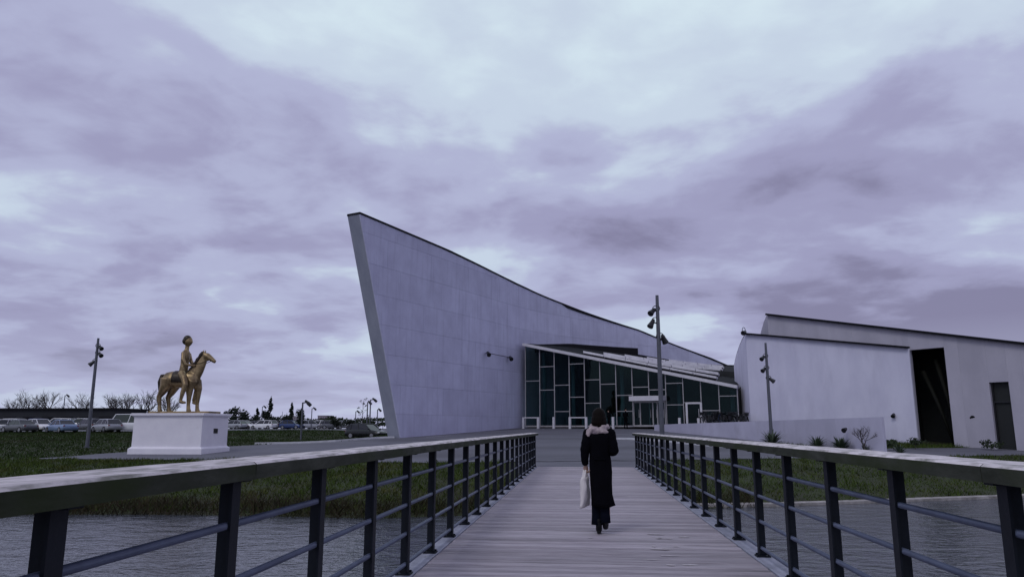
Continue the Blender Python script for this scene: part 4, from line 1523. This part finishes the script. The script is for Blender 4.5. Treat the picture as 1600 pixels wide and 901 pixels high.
def bicycle(x, y_, rz, label, col):
    z = gz(x, y_) + 0.62
    t = thing('bicycle', (x, y_, z), label, 'bicycle', 'bicycles parked behind the low wall', rz)

    def bd(mb, nm, m_, par=t):
        o = mb.build(nm, m_, None)
        o.parent = par
        return o
    for cx in (-.52, .52):
        b_ = MB()
        b_.tube([(cx + .34 * math.cos(a), 0, .34 + .34 * math.sin(a)) for a in np.linspace(0, 2 * math.pi, 19)], .034, 5)
        wh = bd(b_, 'wheel', 'tyre')
        b_ = MB()
        for k in range(6):
            a = math.pi * k / 6
            b_.bar((cx - .33 * math.cos(a), 0, .34 - .33 * math.sin(a)), (cx + .33 * math.cos(a), 0, .34 + .33 * math.sin(a)), .006, .006, up=(0, 1, 0))
        bd(b_, 'spokes', 'rim', wh)
    b_ = MB()
    for a, c in (((-.52, 0, .34), (-.12, 0, .3)), ((-.12, 0, .3), (-.26, 0, .86)), ((-.52, 0, .34), (-.22, 0, .74)), ((-.22, 0, .74), (.34, 0, .82)), ((-.12, 0, .3), (.36, 0, .72)), ((.34, 0, .9), (.52, 0, .34))):
        b_.tube([a, c], .028, 6)
    bd(b_, 'frame', CARP[col])
    b_ = MB(); b_.tube([(.32, 0, .86), (.31, 0, 1.02)], .016, 6); b_.tube([(.2, -.28, 1.04), (.33, -.12, 1.05), (.33, .12, 1.05), (.2, .28, 1.04)], .016, 6)
    bd(b_, 'handlebar', 'black_metal')
    b_ = MB(); b_.tube([(-.4, 0, .9), (-.3, 0, .91), (-.14, 0, .9)], [(.03, .085), (.03, .07), (.015, .025)], 8)
    bd(b_, 'saddle', 'black_metal')
    b_ = MB()
    rg = [[(.42 - w_, -w_, z_), (.42 + w_, -w_, z_), (.42 + w_, w_, z_), (.42 - w_, w_, z_)] for z_, w_ in ((.78, .12), (.82, .13), (1.02, .16))]
    b_.rings(rg)
    bd(b_, 'basket', 'black_metal')
    b_ = MB(); b_.box((-.55, 0, .76), (.42, .13, .02)); b_.box((-.56, .13, .58), (.3, .1, .3)); b_.box((-.56, -.13, .58), (.3, .1, .3))
    bd(b_, 'pannier_rack', 'black_metal')
    return t


ORD = ['nearest', 'second from', 'third from', 'fourth from', 'fifth from', 'sixth from', 'seventh from', 'eighth from', 'ninth from']
for k in range(9):
    lab = f'bicycle behind the low wall, {ORD[k]} the rightmost white bollard' if k < 8 else 'bicycle beside the white gallery wall, furthest from the bollards'
    bicycle(9.75 + k * .40, 61.2 + .25 * math.sin(k * 3), R(100 + 40 * math.sin(k * 2.1)), lab, ['grey', 'black', 'black', 'blue', 'black', 'black', 'grey', 'black', 'black'][k])


# ------------------------------------------------------------------ cars
def car(x, y_, rz, col, label, style='hatch', group=None, z=None, s=1.0):
    z = gz(x, y_) + 0.05 if z is None else z
    nm = 'parked_van' if style == 'van' else 'parked_car'
    t = thing(nm, (x, y_, z), label, 'van' if style == 'van' else 'car', group, rz)
    L2, W2 = {'hatch': (2.05, .86), 'estate': (2.3, .89), 'van': (2.5, .96), 'sedan': (2.3, .88)}[style]
    L2 *= s
    H = {'hatch': 1.47, 'estate': 1.48, 'van': 2.0, 'sedan': 1.43}[style]
    belt = {'van': 1.08}.get(style, .92)

    def bd(mb, nm_, m_, par=t, smooth=False, bevel=0):
        o = mb.build(nm_, m_, None, smooth=smooth, bevel=bevel)
        o.parent = par
        return o
    # lower body: section loft along the length
    hood = {'van': 1.0}.get(style, .80)
    rear = {'sedan': .92, 'hatch': .93, 'estate': .95, 'van': 1.08}[style]
    st_ = [(-L2, .42, rear - .22, .90), (-L2 + .06, .30, rear - .05, .96), (-L2 + .35, .22, rear, 1.0), (-.6, .20, belt, 1.0), (.75, .20, belt - .01, 1.0), (1.15, .2, hood + .06, 1.0), (L2 - .35, .22, hood - .05, .97), (L2 - .08, .26, hood - .16, .90), (L2, .36, hood - .30, .80)]
    rr = []
    for xx, zl, zh, wf in st_:
        w_ = W2 * wf
        rr.append([(xx, -w_ + .05, zl), (xx, w_ - .05, zl), (xx, w_, zl + .12), (xx, w_, lerp(zl, zh, .62)), (xx, w_ - .05, zh - .06), (xx, w_ - .16, zh), (xx, -w_ + .16, zh), (xx, -w_ + .05, zh - .06), (xx, -w_, lerp(zl, zh, .62)), (xx, -w_, zl + .12)])
    b_ = MB(); b_.rings(rr)
    body = bd(b_, 'body', CARP[col], smooth=True, bevel=0)
    # greenhouse
    if style == 'van':
        cab = [(-L2 + .05, 1.06, -L2 + .12, H), (1.45, 1.02, .95, H - .02)]
    elif style == 'estate':
        cab = [(-L2 + .08, rear, -L2 + .42, H - .02), (1.1, .86, .35, H)]
    elif style == 'sedan':
        cab = [(-1.45, .9, -.85, H - .03), (1.05, .86, .3, H)]
    else:
        cab = [(-L2 + .1, rear, -L2 + .55, H - .04), (1.12, .84, .3, H)]
    (xa, za, xat, zat), (xb, zb, xbt, zbt) = cab
    wl, wt = W2 - .07, W2 - .22
    zq = lambda zz: zz - .03
    base = [(xa, -wl, za - .03), (xb, -wl, zb - .03), (xb, wl, zb - .03), (xa, wl, za - .03)]
    xm = (xat + xbt) / 2
    top = [(xat, -wt, zat - .05), (xm, -wt, H - .04), (xbt, -wt, zbt - .05), (xbt, wt, zbt - .05), (xm, wt, H - .04), (xat, wt, zat - .05)]
    b_ = MB()
    b_.add(base + top, [(0, 1, 6, 5, 4), (1, 2, 7, 6), (2, 3, 9, 8, 7), (3, 0, 4, 9), (4, 5, 8, 9), (5, 6, 7, 8)])
    bd(b_, 'windows', 'car_glass')
    b_ = MB()
    rf = [(xat - .03, -wt - .02, zat - .06), (xm, -wt - .02, H - .05), (xbt + .04, -wt - .02, zbt - .06), (xbt + .04, wt + .02, zbt - .06), (xm, wt + .02, H - .05), (xat - .03, wt + .02, zat - .06)]
    rt = [(p[0] * 1.0, p[1] * .9, p[2] + .06) for p in rf]
    b_.add(rf + rt, [(5, 4, 1, 0), (4, 3, 2, 1), (6, 7, 10, 11), (7, 8, 9, 10), (0, 1, 7, 6), (1, 2, 8, 7), (2, 3, 9, 8), (3, 4, 10, 9), (4, 5, 11, 10), (5, 0, 6, 11)])
    bd(b_, 'roof', CARP[col], smooth=False, bevel=.02)
    for s_ in (-1, 1):
        for (x0, z0_, x1, z1_) in ((xa, za, xat, zat - .04), (xb, zb, xbt, zbt - .04), (lerp(xa, xb, .52), lerp(za, zb, .5), lerp(xat, xbt, .52), H - .04)) + (((lerp(xa, xb, .2), za, lerp(xat, xbt, .1), zat - .03),) if style in ('hatch', 'estate') else ()):
            b_ = MB(); b_.bar((x0, s_ * (wl + .005), z0_ - .03), (x1, s_ * (wt + .005), z1_), .075, .03, up=(0, s_, 0))
            bd(b_, 'pillar', CARP[col])
        for wx in (-L2 + .78, L2 - .78):
            b_ = MB(); b_.tube([(wx, s_ * (W2 - .19), .32), (wx, s_ * (W2 + .012), .32)], .32, 18)
            ty = bd(b_, 'wheel', 'tyre')
            b_ = MB(); b_.tube([(wx, s_ * (W2 - .05), .32), (wx, s_ * (W2 + .022), .32)], .20, 12)
            bd(b_, 'rim', 'rim', ty)
        b_ = MB(); b_.ball((L2 - .16, s_ * (W2 - .24), hood - .22), (.16, .16, .085), 10, 6); bd(b_, 'headlight', 'headlight', smooth=True)
        b_ = MB(); b_.box((-L2 + .05, s_ * (W2 - .17), rear - .2), (.08, .18, .2)); bd(b_, 'tail_light', 'taillight')
        b_ = MB(); b_.ball((.92, s_ * (W2 + .07), belt + .03), (.07, .1, .07), 8, 6); bd(b_, 'mirror', CARP[col], smooth=True)
    b_ = MB(); b_.box((L2 - .02, 0, .45), (.08, 1.1, .16)); bd(b_, 'grille', 'black_metal')
    return t


car(sx(573, 71.5), 71.5, R(-22), 'black', 'dark hatchback facing the leaning wall, behind the kerb', 'hatch', None, z=gz(sx(573, 71.5), 71.5) - 0.02)
left_cars = [(-8, 82, 'silver', 'estate', 'silver car at far left edge of the car park'), (62, 84, 'white', 'hatch', 'white hatchback parked before the dark hall, second from left edge'),
             (96, 79, 'sky', 'sedan', 'pale blue sedan parked nearest the lawn, left of the lamp pole'), (140, 83, 'grey', 'estate', 'grey estate car parked behind the left lamp pole'),
             (166, 80, 'silver', 'hatch', 'silver hatchback parked just right of left lamp pole'), (30, 80, 'grey', 'sedan', 'grey sedan parked near the lawn at far left'),
             (196, 81, 'white', 'van', 'white van parked just left of the plinth')]
for px, Y, c, stl, lab in left_cars:
    car(sx(px, Y), Y, R(random.choice([150, 160, -25, 200])), c, lab, stl, 'cars parked left of the statue', s=.96)
back_row = [(14, 'white'), (50, 'blue'), (84, 'white'), (116, 'silver'), (172, 'white')]
ordn = ['first', 'second', 'third', 'fourth', 'fifth']
for k, (px, c) in enumerate(back_row):
    car(sx(px, 94), 94 + .4 * k, R(170 + 8 * k), c, f'{c} car in the back row before dark hall, {ordn[k]} from the left', 'hatch' if k % 2 else 'estate', 'cars parked left of the statue')
right_row = [(366, 'silver', 'hatch'), (382, 'white', 'hatch'), (400, 'grey', 'sedan'), (412, 'white', 'estate'), (430, 'black', 'estate'), (446, 'white', 'hatch'), (456, 'blue', 'hatch'), (486, 'silver', 'hatch'), (499, 'white', 'estate'), (519, 'grey', 'hatch'), (536, 'silver', 'sedan')]
names = ['silver hatchback just right of the plinth', 'white hatchback second from the plinth in far row', 'grey sedan third from the plinth in far row', 'white estate car fourth from plinth in far row',
         'black estate car fifth from the plinth in far row', 'white hatchback left of the round evergreen tree', 'blue hatchback parked beside the round evergreen tree', 'silver hatchback right of the round evergreen tree', 'white estate car right of the near street lamp in far row',
         'grey hatchback second from the black hatchback in far row', 'silver sedan in far row next to the dark hatchback']
for k, (px, c, stl) in enumerate(right_row):
    Y = 122 + (k % 3) * 1.6
    car(sx(px, Y), Y, R(random.choice([165, 20, 195, -10])), c, names[k], stl, 'cars parked in the far row right of the statue')


# ------------------------------------------------------------------ background buildings
hx0, hx1 = sx(-60, 105), sx(178, 105)
dh = thing('dark_hall', ((hx0 + hx1) / 2, 105, 1.2), 'long low dark flat roofed hall behind parked cars at far left', 'building')
MB().box(((hx0 + hx1) / 2, 109, 2.6), (hx1 - hx0, 8, 3.1)).build('wall', 'hall_dark', dh)
MB().box(((hx0 + hx1) / 2, 109, 4.27), (hx1 - hx0 + .6, 8.6, .26)).build('roof', 'flashing', dh)
for k in range(8):
    MB().box((lerp(hx0, hx1, (k + .5) / 8), 104.97, 2.3), (1.9, .08, 1.6)).build('door', 'flashing', dh)


def apartment(px0, px1, ytop, Y, label):
    x0, x1 = sx(px0, Y), sx(px1, Y)
    h = 1.41 + (669 - ytop) * Y / 1175
    t = thing('apartment_block', ((x0 + x1) / 2, Y, 0), label, 'building', 'far apartment blocks')
    MB().box(((x0 + x1) / 2, Y + 8, h / 2), (x1 - x0, 16, h)).build('wall', 'far_wall', t)
    n_ = 4
    for i in range(n_):
        w_ = (x1 - x0) / n_
        for j in range(7):
            MB().box((x0 + w_ * (i + .5), Y - .1, h * (j + .9) / 8), (w_ * .55, .4, h / 8 * .6)).build('window', 'far_window', t)
    MB().box(((x0 + x1) / 2, Y + 8, h + .4), (x1 - x0 + 1, 17, .8)).build('roof', 'far_window', t)


apartment(495.5, 510, 649, 1500, 'pale apartment tower on the horizon, right of near street lamp')
apartment(455, 468, 650, 1500, 'apartment tower on the horizon partly behind the round evergreen tree')
apartment(481, 488, 656, 1700, 'lower apartment block on the horizon between the two towers')
for k, (px, top, Y) in enumerate(((392, 655, 240), (397, 648, 240), (440, 642, 250), (447, 644, 250), (433, 652, 245), (452, 650, 255), (385, 660, 245))):
    x = sx(px, Y)
    h = 1.41 + (669 - top) * Y / 1175
    t = thing('boat_mast', (x, Y, 1.0), ['short boat mast left of street lamp on the horizon', 'tall boat mast left of the street lamp on the horizon', 'tallest boat mast on horizon left of the round evergreen tree', 'second tallest boat mast on horizon left of round evergreen tree',
              'short boat mast just left of the tallest mast', 'boat mast on the horizon closest to the round evergreen tree', 'lowest boat mast on horizon near the plinth'][k], 'mast', 'boat masts on the horizon')
    MB().tube([(x, Y, 1.0), (x, Y, h)], [.12, .07], 6).build('pole', 'lamp_grey', t)
    MB().bar((x - .9, Y, lerp(1, h, .62)), (x + .9, Y, lerp(1, h, .62)), .06, .06).build('crosstree', 'lamp_grey', t)


# ------------------------------------------------------------------ vegetation
def leaves(b_, c, r, n_, size):
    c = Vector(c)
    for _ in range(n_):
        while True:
            q = Vector((random.uniform(-1, 1), random.uniform(-1, 1), random.uniform(-1, 1)))
            if q.length <= 1:
                break
        q = q * (0.45 + .55 * random.random())
        p = c + Vector((q.x * r[0], q.y * r[1], q.z * r[2]))
        a = Vector((random.gauss(0, 1), random.gauss(0, 1), random.gauss(0, 1))).normalized()
        d = a.orthogonal().normalized()
        e = a.cross(d)
        s_ = size * random.uniform(.6, 1.3)
        b_.add([p - d * s_ * .5, p + e * s_ * .32, p + d * s_ * .6, p - e * s_ * .32], [(0, 1, 2, 3)])


def tree(x, Y, h, w, label, m='leaf_dark', name='evergreen_tree', size=.45, n_=500, group='trees and bushes round the car park', cone=False):
    z = gz(x, Y)
    t = thing(name, (x, Y, z), label, 'tree' if 'tree' in name else 'bush', group)
    b_ = MB()
    b_.tube([(x, Y, z - .1), (x + .05, Y, z + h * .35), (x, Y, z + h * .8)], [.05 * h * .5, .035 * h * .5, .01], 7)
    for k in range(5):
        a = k * 2.4
        b_.tube([(x, Y, z + h * (.25 + .08 * k)), (x + math.cos(a) * w * .3, Y + math.sin(a) * w * .3, z + h * (.4 + .09 * k))], [.012 * h, .004 * h], 5)
    b_.build('trunk', 'bark', t)
    b_ = MB()
    nc = 9
    for k in range(nc):
        if cone:
            f_ = (k + .5) / nc
            r_ = w * .5 * (1 - f_) ** .8 + .1
            leaves(b_, (x + random.uniform(-.1, .1) * w, Y + random.uniform(-.1, .1) * w, z + h * (.12 + .85 * f_)), (r_, r_, h / nc), n_ // nc, size)
        else:
            a = random.uniform(0, 6.28); q = random.uniform(0, .32) * w
            leaves(b_, (x + math.cos(a) * q, Y + math.sin(a) * q, z + h * random.uniform(.3, .8)), (w * .26, w * .26, h * .22), n_ // nc, size)
    b_.build('crown', m, t)
    return t


def bare_tree(x, Y, h, label, seed, spread=.5, n0=5):
    rnd = random.Random(seed)
    z = gz(x, Y)
    t = thing('bare_tree', (x, Y, z), label, 'tree', 'leafless trees behind the car park')
    tr = MB(); tr.tube([(x, Y, z - .2), (x, Y, z + h * .3)], [.035 * h * .6, .025 * h * .6], 7)
    tr.build('trunk', 'bark', t)
    b_ = MB()

    def grow(p, d, ln, r_, depth):
        q = p + d * ln
        mid_ = p.lerp(q, .5) + Vector((rnd.gauss(0, .05), rnd.gauss(0, .05), 0)) * ln
        b_.tube([p, mid_, q], [r_, r_ * .8, r_ * .6], 4, caps=False)
        if depth == 0:
            return
        for _ in range(rnd.choice((2, 3, 3))):
            nd_ = (d + Vector((rnd.gauss(0, spread), rnd.gauss(0, spread), rnd.uniform(-.05, .4)))).normalized()
            grow(p.lerp(q, rnd.uniform(.5, 1)), nd_, ln * rnd.uniform(.6, .85), r_ * .62, depth - 1)
    for k in range(n0):
        d = Vector((rnd.gauss(0, .45), rnd.gauss(0, .45), 1)).normalized()
        grow(Vector((x, Y, z + h * rnd.uniform(.12, .3))), d, h * .26, .012 * h, 4)
    b_.build('branches', 'bark', t)
    return t


bts = [(20, 135, 6.0, 'leafless tree at the far left edge behind dark hall'), (42, 140, 7.2, 'left of the twin leafless trees behind the dark hall'), (70, 142, 7.6, 'right of the twin leafless trees behind the dark hall'),
       (125, 138, 7.0, 'leafless tree behind the left lamp pole'), (172, 132, 6.4, 'leafless tree behind right end of the dark hall'), (194, 136, 7.0, 'leafless tree just left of the statue plinth'), (228, 140, 7.2, 'leafless tree seen behind the horse statue'), (262, 140, 6.6, 'leafless tree seen behind the statue base')]
for k, (px, Y, h, lab) in enumerate(bts):
    bare_tree(sx(px, Y), Y, h * 1.2, lab, 40 + k, .5, 7)
veg = [(362, 140, 4.6, 3.6, 0, 'rounded dark tree just right of the plinth'), (374, 150, 5.6, 5.0, 0, 'large dark tree second from plinth behind the cars'), (388, 165, 3.6, 5.0, 0, 'low bush behind the white hatchback near the plinth'),
       (400, 170, 4.8, 2.4, 1, 'slim conifer left of the parked black estate'), (420, 160, 7.0, 2.6, 1, 'tall pointed conifer on the horizon, tallest of the row'), (414, 165, 4.6, 3.4, 0, 'dark bush beside the tallest conifer'),
       (430, 165, 3.2, 6.0, 0, 'low dark bush right of the tallest conifer'), (444, 170, 3.6, 6.0, 0, 'low dark bush below the boat masts'), (454, 160, 5.6, 1.6, 1, 'thin conifer just left of the apartment tower'),
       (490, 175, 3.0, 6.0, 0, 'low bush below the lower apartment block'), (508, 170, 2.8, 6.0, 0, 'low bush below the pale apartment tower'), (516, 168, 3.4, 4.0, 0, 'bush just right of the pale apartment tower'),
       (528, 175, 3.0, 6.0, 0, 'third bush right of the pale apartment tower'), (545, 180, 2.9, 7.0, 0, 'low bush behind the dark hatchback tail'), (562, 180, 3.1, 7.0, 0, 'low bush behind roof of the dark hatchback'), (582, 180, 3.0, 7.0, 0, 'low bush left of the leaning wall edge'), (598, 180, 3.0, 6.0, 0, 'low bush touching the leaning wall edge')]
for px, Y, h, w_, cone, lab in veg:
    tree(sx(px, Y), Y, h, w_, lab, 'leaf_dark' if cone or px < 460 else 'leaf', 'conifer_tree' if cone else ('round_tree' if 'tree' in lab else 'bush'), .5, 420, cone=bool(cone))
tree(sx(470, 112), 112, 3.3, 2.3, 'round evergreen tree standing behind the near street lamp', 'leaf_dark', 'evergreen_tree', .3, 900)
tree(sx(525, 118), 118, 1.8, 3.2, 'dark bush in the middle of the far car row', 'leaf_dark', 'bush', .3, 400)
tree(sx(548, 112), 112, 1.6, 4.2, 'dark bush left of the dark hatchback', 'leaf_dark', 'bush', .3, 400)
# young tree with few leaves
yx, yy = sx(566, 95), 95
yz = gz(yx, yy)
t = thing('young_tree', (yx, yy, yz), 'young sparse tree standing behind the dark hatchback', 'tree')
b = MB(); b.tube([(yx, yy, yz), (yx, yy, yz + 3.9)], [.05, .02], 6)
tips = []
for k in range(9):
    a = k * 2.4; z_ = yz + 1.4 + k * .27
    e = (yx + math.cos(a) * (.75 - k * .05), yy + math.sin(a) * .6, z_ + .5)
    b.tube([(yx, yy, z_), e], [.02, .008], 5); tips.append(e)
b.build('trunk', 'bark', t)
b = MB()
for e in tips:
    leaves(b, e, (.28, .28, .22), 12, .16)
b.build('crown', 'leaf_dark', t)


def rosette(x, Y, r, n_, label, name='spiky_plant'):
    z = gz(x, Y)
    t = thing(name, (x, Y, z), label, 'plant', 'plants along the low wall')
    b_ = MB()
    for k in range(n_):
        a = random.uniform(0, 6.28); el = random.uniform(.35, 1.35); ln = r * random.uniform(.7, 1.15)
        d = Vector((math.cos(a) * math.cos(el), math.sin(a) * math.cos(el), math.sin(el)))
        side = Vector((-math.sin(a), math.cos(a), 0)) * r * .035
        p0 = Vector((x, Y, z)); p1 = p0 + d * ln * .55; p2 = p0 + d * ln - Vector((0, 0, ln * .18))
        b_.add([p0 - side * .7, p0 + side * .7, p1 + side, p1 - side, p2], [(0, 1, 2, 3), (3, 2, 4)])
    b_.build('leaves', 'leaf_yucca', t)
    b_ = MB(); b_.ball((x, Y, z), (.12 * r, .12 * r, .16 * r), 8, 6); b_.build('crown_base', 'bark', t)
    return t


rosette(11.6, 47.6, 1.25, 90, 'spiky plant at the foot of the grey spotlight pole')
rosette(13.6, 45.4, 1.05, 80, 'spiky plant second from the spotlight pole, before low wall')
rosette(14.6, 44.4, 1.1, 90, 'spiky plant third from the spotlight pole, before low wall')
rosette(15.4, 43.0, .6, 60, 'small spiky plant fourth from spotlight pole, before low wall')
rosette(16.9, 42.2, .75, 60, 'spiky plant near the end of low wall')
tree(17.8, 45.3, .7, 1.4, 'low shrub past the end of low wall', 'leaf', 'shrub', .12, 320, 'plants along the low wall')
tree(19.5, 46.5, .75, 1.6, 'low shrub left of the tall dark opening', 'leaf', 'shrub', .12, 320, 'plants along the low wall')
tree(24.2, 47.4, .7, 1.6, 'low shrub right of the tall dark opening', 'leaf', 'shrub', .12, 320, 'plants along the low wall')
tree(27.0, 45.9, 1.9, 2.2, 'dark bush before the narrow door at right edge', 'leaf_dark', 'shrub', .16, 600, 'plants along the low wall')
bare_t = bare_tree(15.25, 42.6, 1.9, 'small leafless shrub in front of the low wall end', 77, .45, 4)
bare_t['group'] = 'plants along the low wall'


# grass as real blades
def blades(name, xs, ys, hmin, hmax, width, m, seed, label, cat):
    r_ = np.random.default_rng(seed)
    n_ = len(xs)
    zs = np.array([gz(float(a), float(c)) for a, c in zip(xs, ys)])
    h = r_.uniform(hmin, hmax, n_) * (0.3 + 1.5 * np.array([0.5 + 0.7 * mnoise.noise(Vector((float(a) * .9, float(c) * .9, seed))) for a, c in zip(xs, ys)]))
    ang = r_.uniform(0, np.pi, n_)
    la = r_.uniform(0, 2 * np.pi, n_); ll = h * r_.uniform(.3, 1.5, n_)
    w_ = width * r_.uniform(.6, 1.3, n_)
    dx, dy = np.cos(ang) * w_ / 2, np.sin(ang) * w_ / 2
    V = np.empty((n_, 3, 3), dtype=np.float32)
    V[:, 0] = np.stack([xs - dx, ys - dy, zs - .02], 1)
    V[:, 1] = np.stack([xs + dx, ys + dy, zs - .02], 1)
    V[:, 2] = np.stack([xs + np.cos(la) * ll, ys + np.sin(la) * ll, zs + h], 1)
    me = bpy.data.meshes.new(name)
    me.vertices.add(n_ * 3); me.loops.add(n_ * 3); me.polygons.add(n_)
    me.vertices.foreach_set('co', V.reshape(-1))
    me.loops.foreach_set('vertex_index', np.arange(n_ * 3, dtype=np.int32))
    me.polygons.foreach_set('loop_start', np.arange(0, n_ * 3, 3, dtype=np.int32))
    me.update(calc_edges=True)
    me.validate()
    me.materials.append(M[m])
    o = bpy.data.objects.new(name, me); COL.objects.link(o)
    return tag(o, label, cat, kind='stuff')


def scatter(n_, x0, x1, y0, y1, seed, keep):
    r_ = np.random.default_rng(seed)
    xs = r_.uniform(x0, x1, n_); ys = r_.uniform(y0, y1, n_)
    k = np.array([keep(float(a), float(c)) for a, c in zip(xs, ys)])
    return xs[k], ys[k]


def on_bank(a, c):
    if -3.1 < a < 3.1 and c > 28.2:
        return False
    return shore(a) + .35 < c < bank(a) - .05 + .3 * math.sin(a * 3.1)


xs, ys = scatter(90000, -34, -1.5, 21, 36, 1, on_bank)
blades('bank_grass', xs, ys, .05, .15, .04, 'grass', 5, 'rough green grass on the left bank above the water', 'grass')
xs, ys = scatter(95000, 1.5, 36, 23, 48, 2, on_bank)
blades('bank_grass', xs, ys, .05, .15, .04, 'grass', 6, 'rough green grass on the right bank above the water', 'grass')


def on_shore(a, c):
    return shore(a) - .1 < c < shore(a) + 1.6 + .8 * mnoise.noise(Vector((a * .6, 0, 3)))


xs, ys = scatter(60000, -34, 6, 20, 30, 3, on_shore)
blades('shore_weeds', xs, ys, .12, .5, .028, 'weeds', 7, 'brown withered weeds along the left waterline', 'weeds')


def on_lawn(a, c):
    if a > -13.5:
        return False
    if a > -25.9 and c < interp(PLAZA_TOP, a) + .2:
        return False
    if c < bank(a) - .3:
        return False
    return c < 84 + 12 * clamp((a + 50) / 30)


xs, ys = scatter(150000, -75, -13, 30, 96, 4, on_lawn)
blades('lawn_grass', xs, ys, .06, .15, .06, 'lawn', 8, 'short green lawn between the plinth and the car park', 'lawn')


def on_verge(a, c):
    y_w = 52.0 - (a - 22.05) * 1.17
    return bank(a) + 6.3 < c < (y_w - .1 if a > 16.2 else 64 - (a - 6.06) * 2.196 - .1)


xs, ys = scatter(40000, 12, 32, 38, 56, 9, on_verge)
blades('verge_grass', xs, ys, .08, .22, .035, 'grass', 9, 'strip of rough grass along the foot of gallery walls', 'grass')
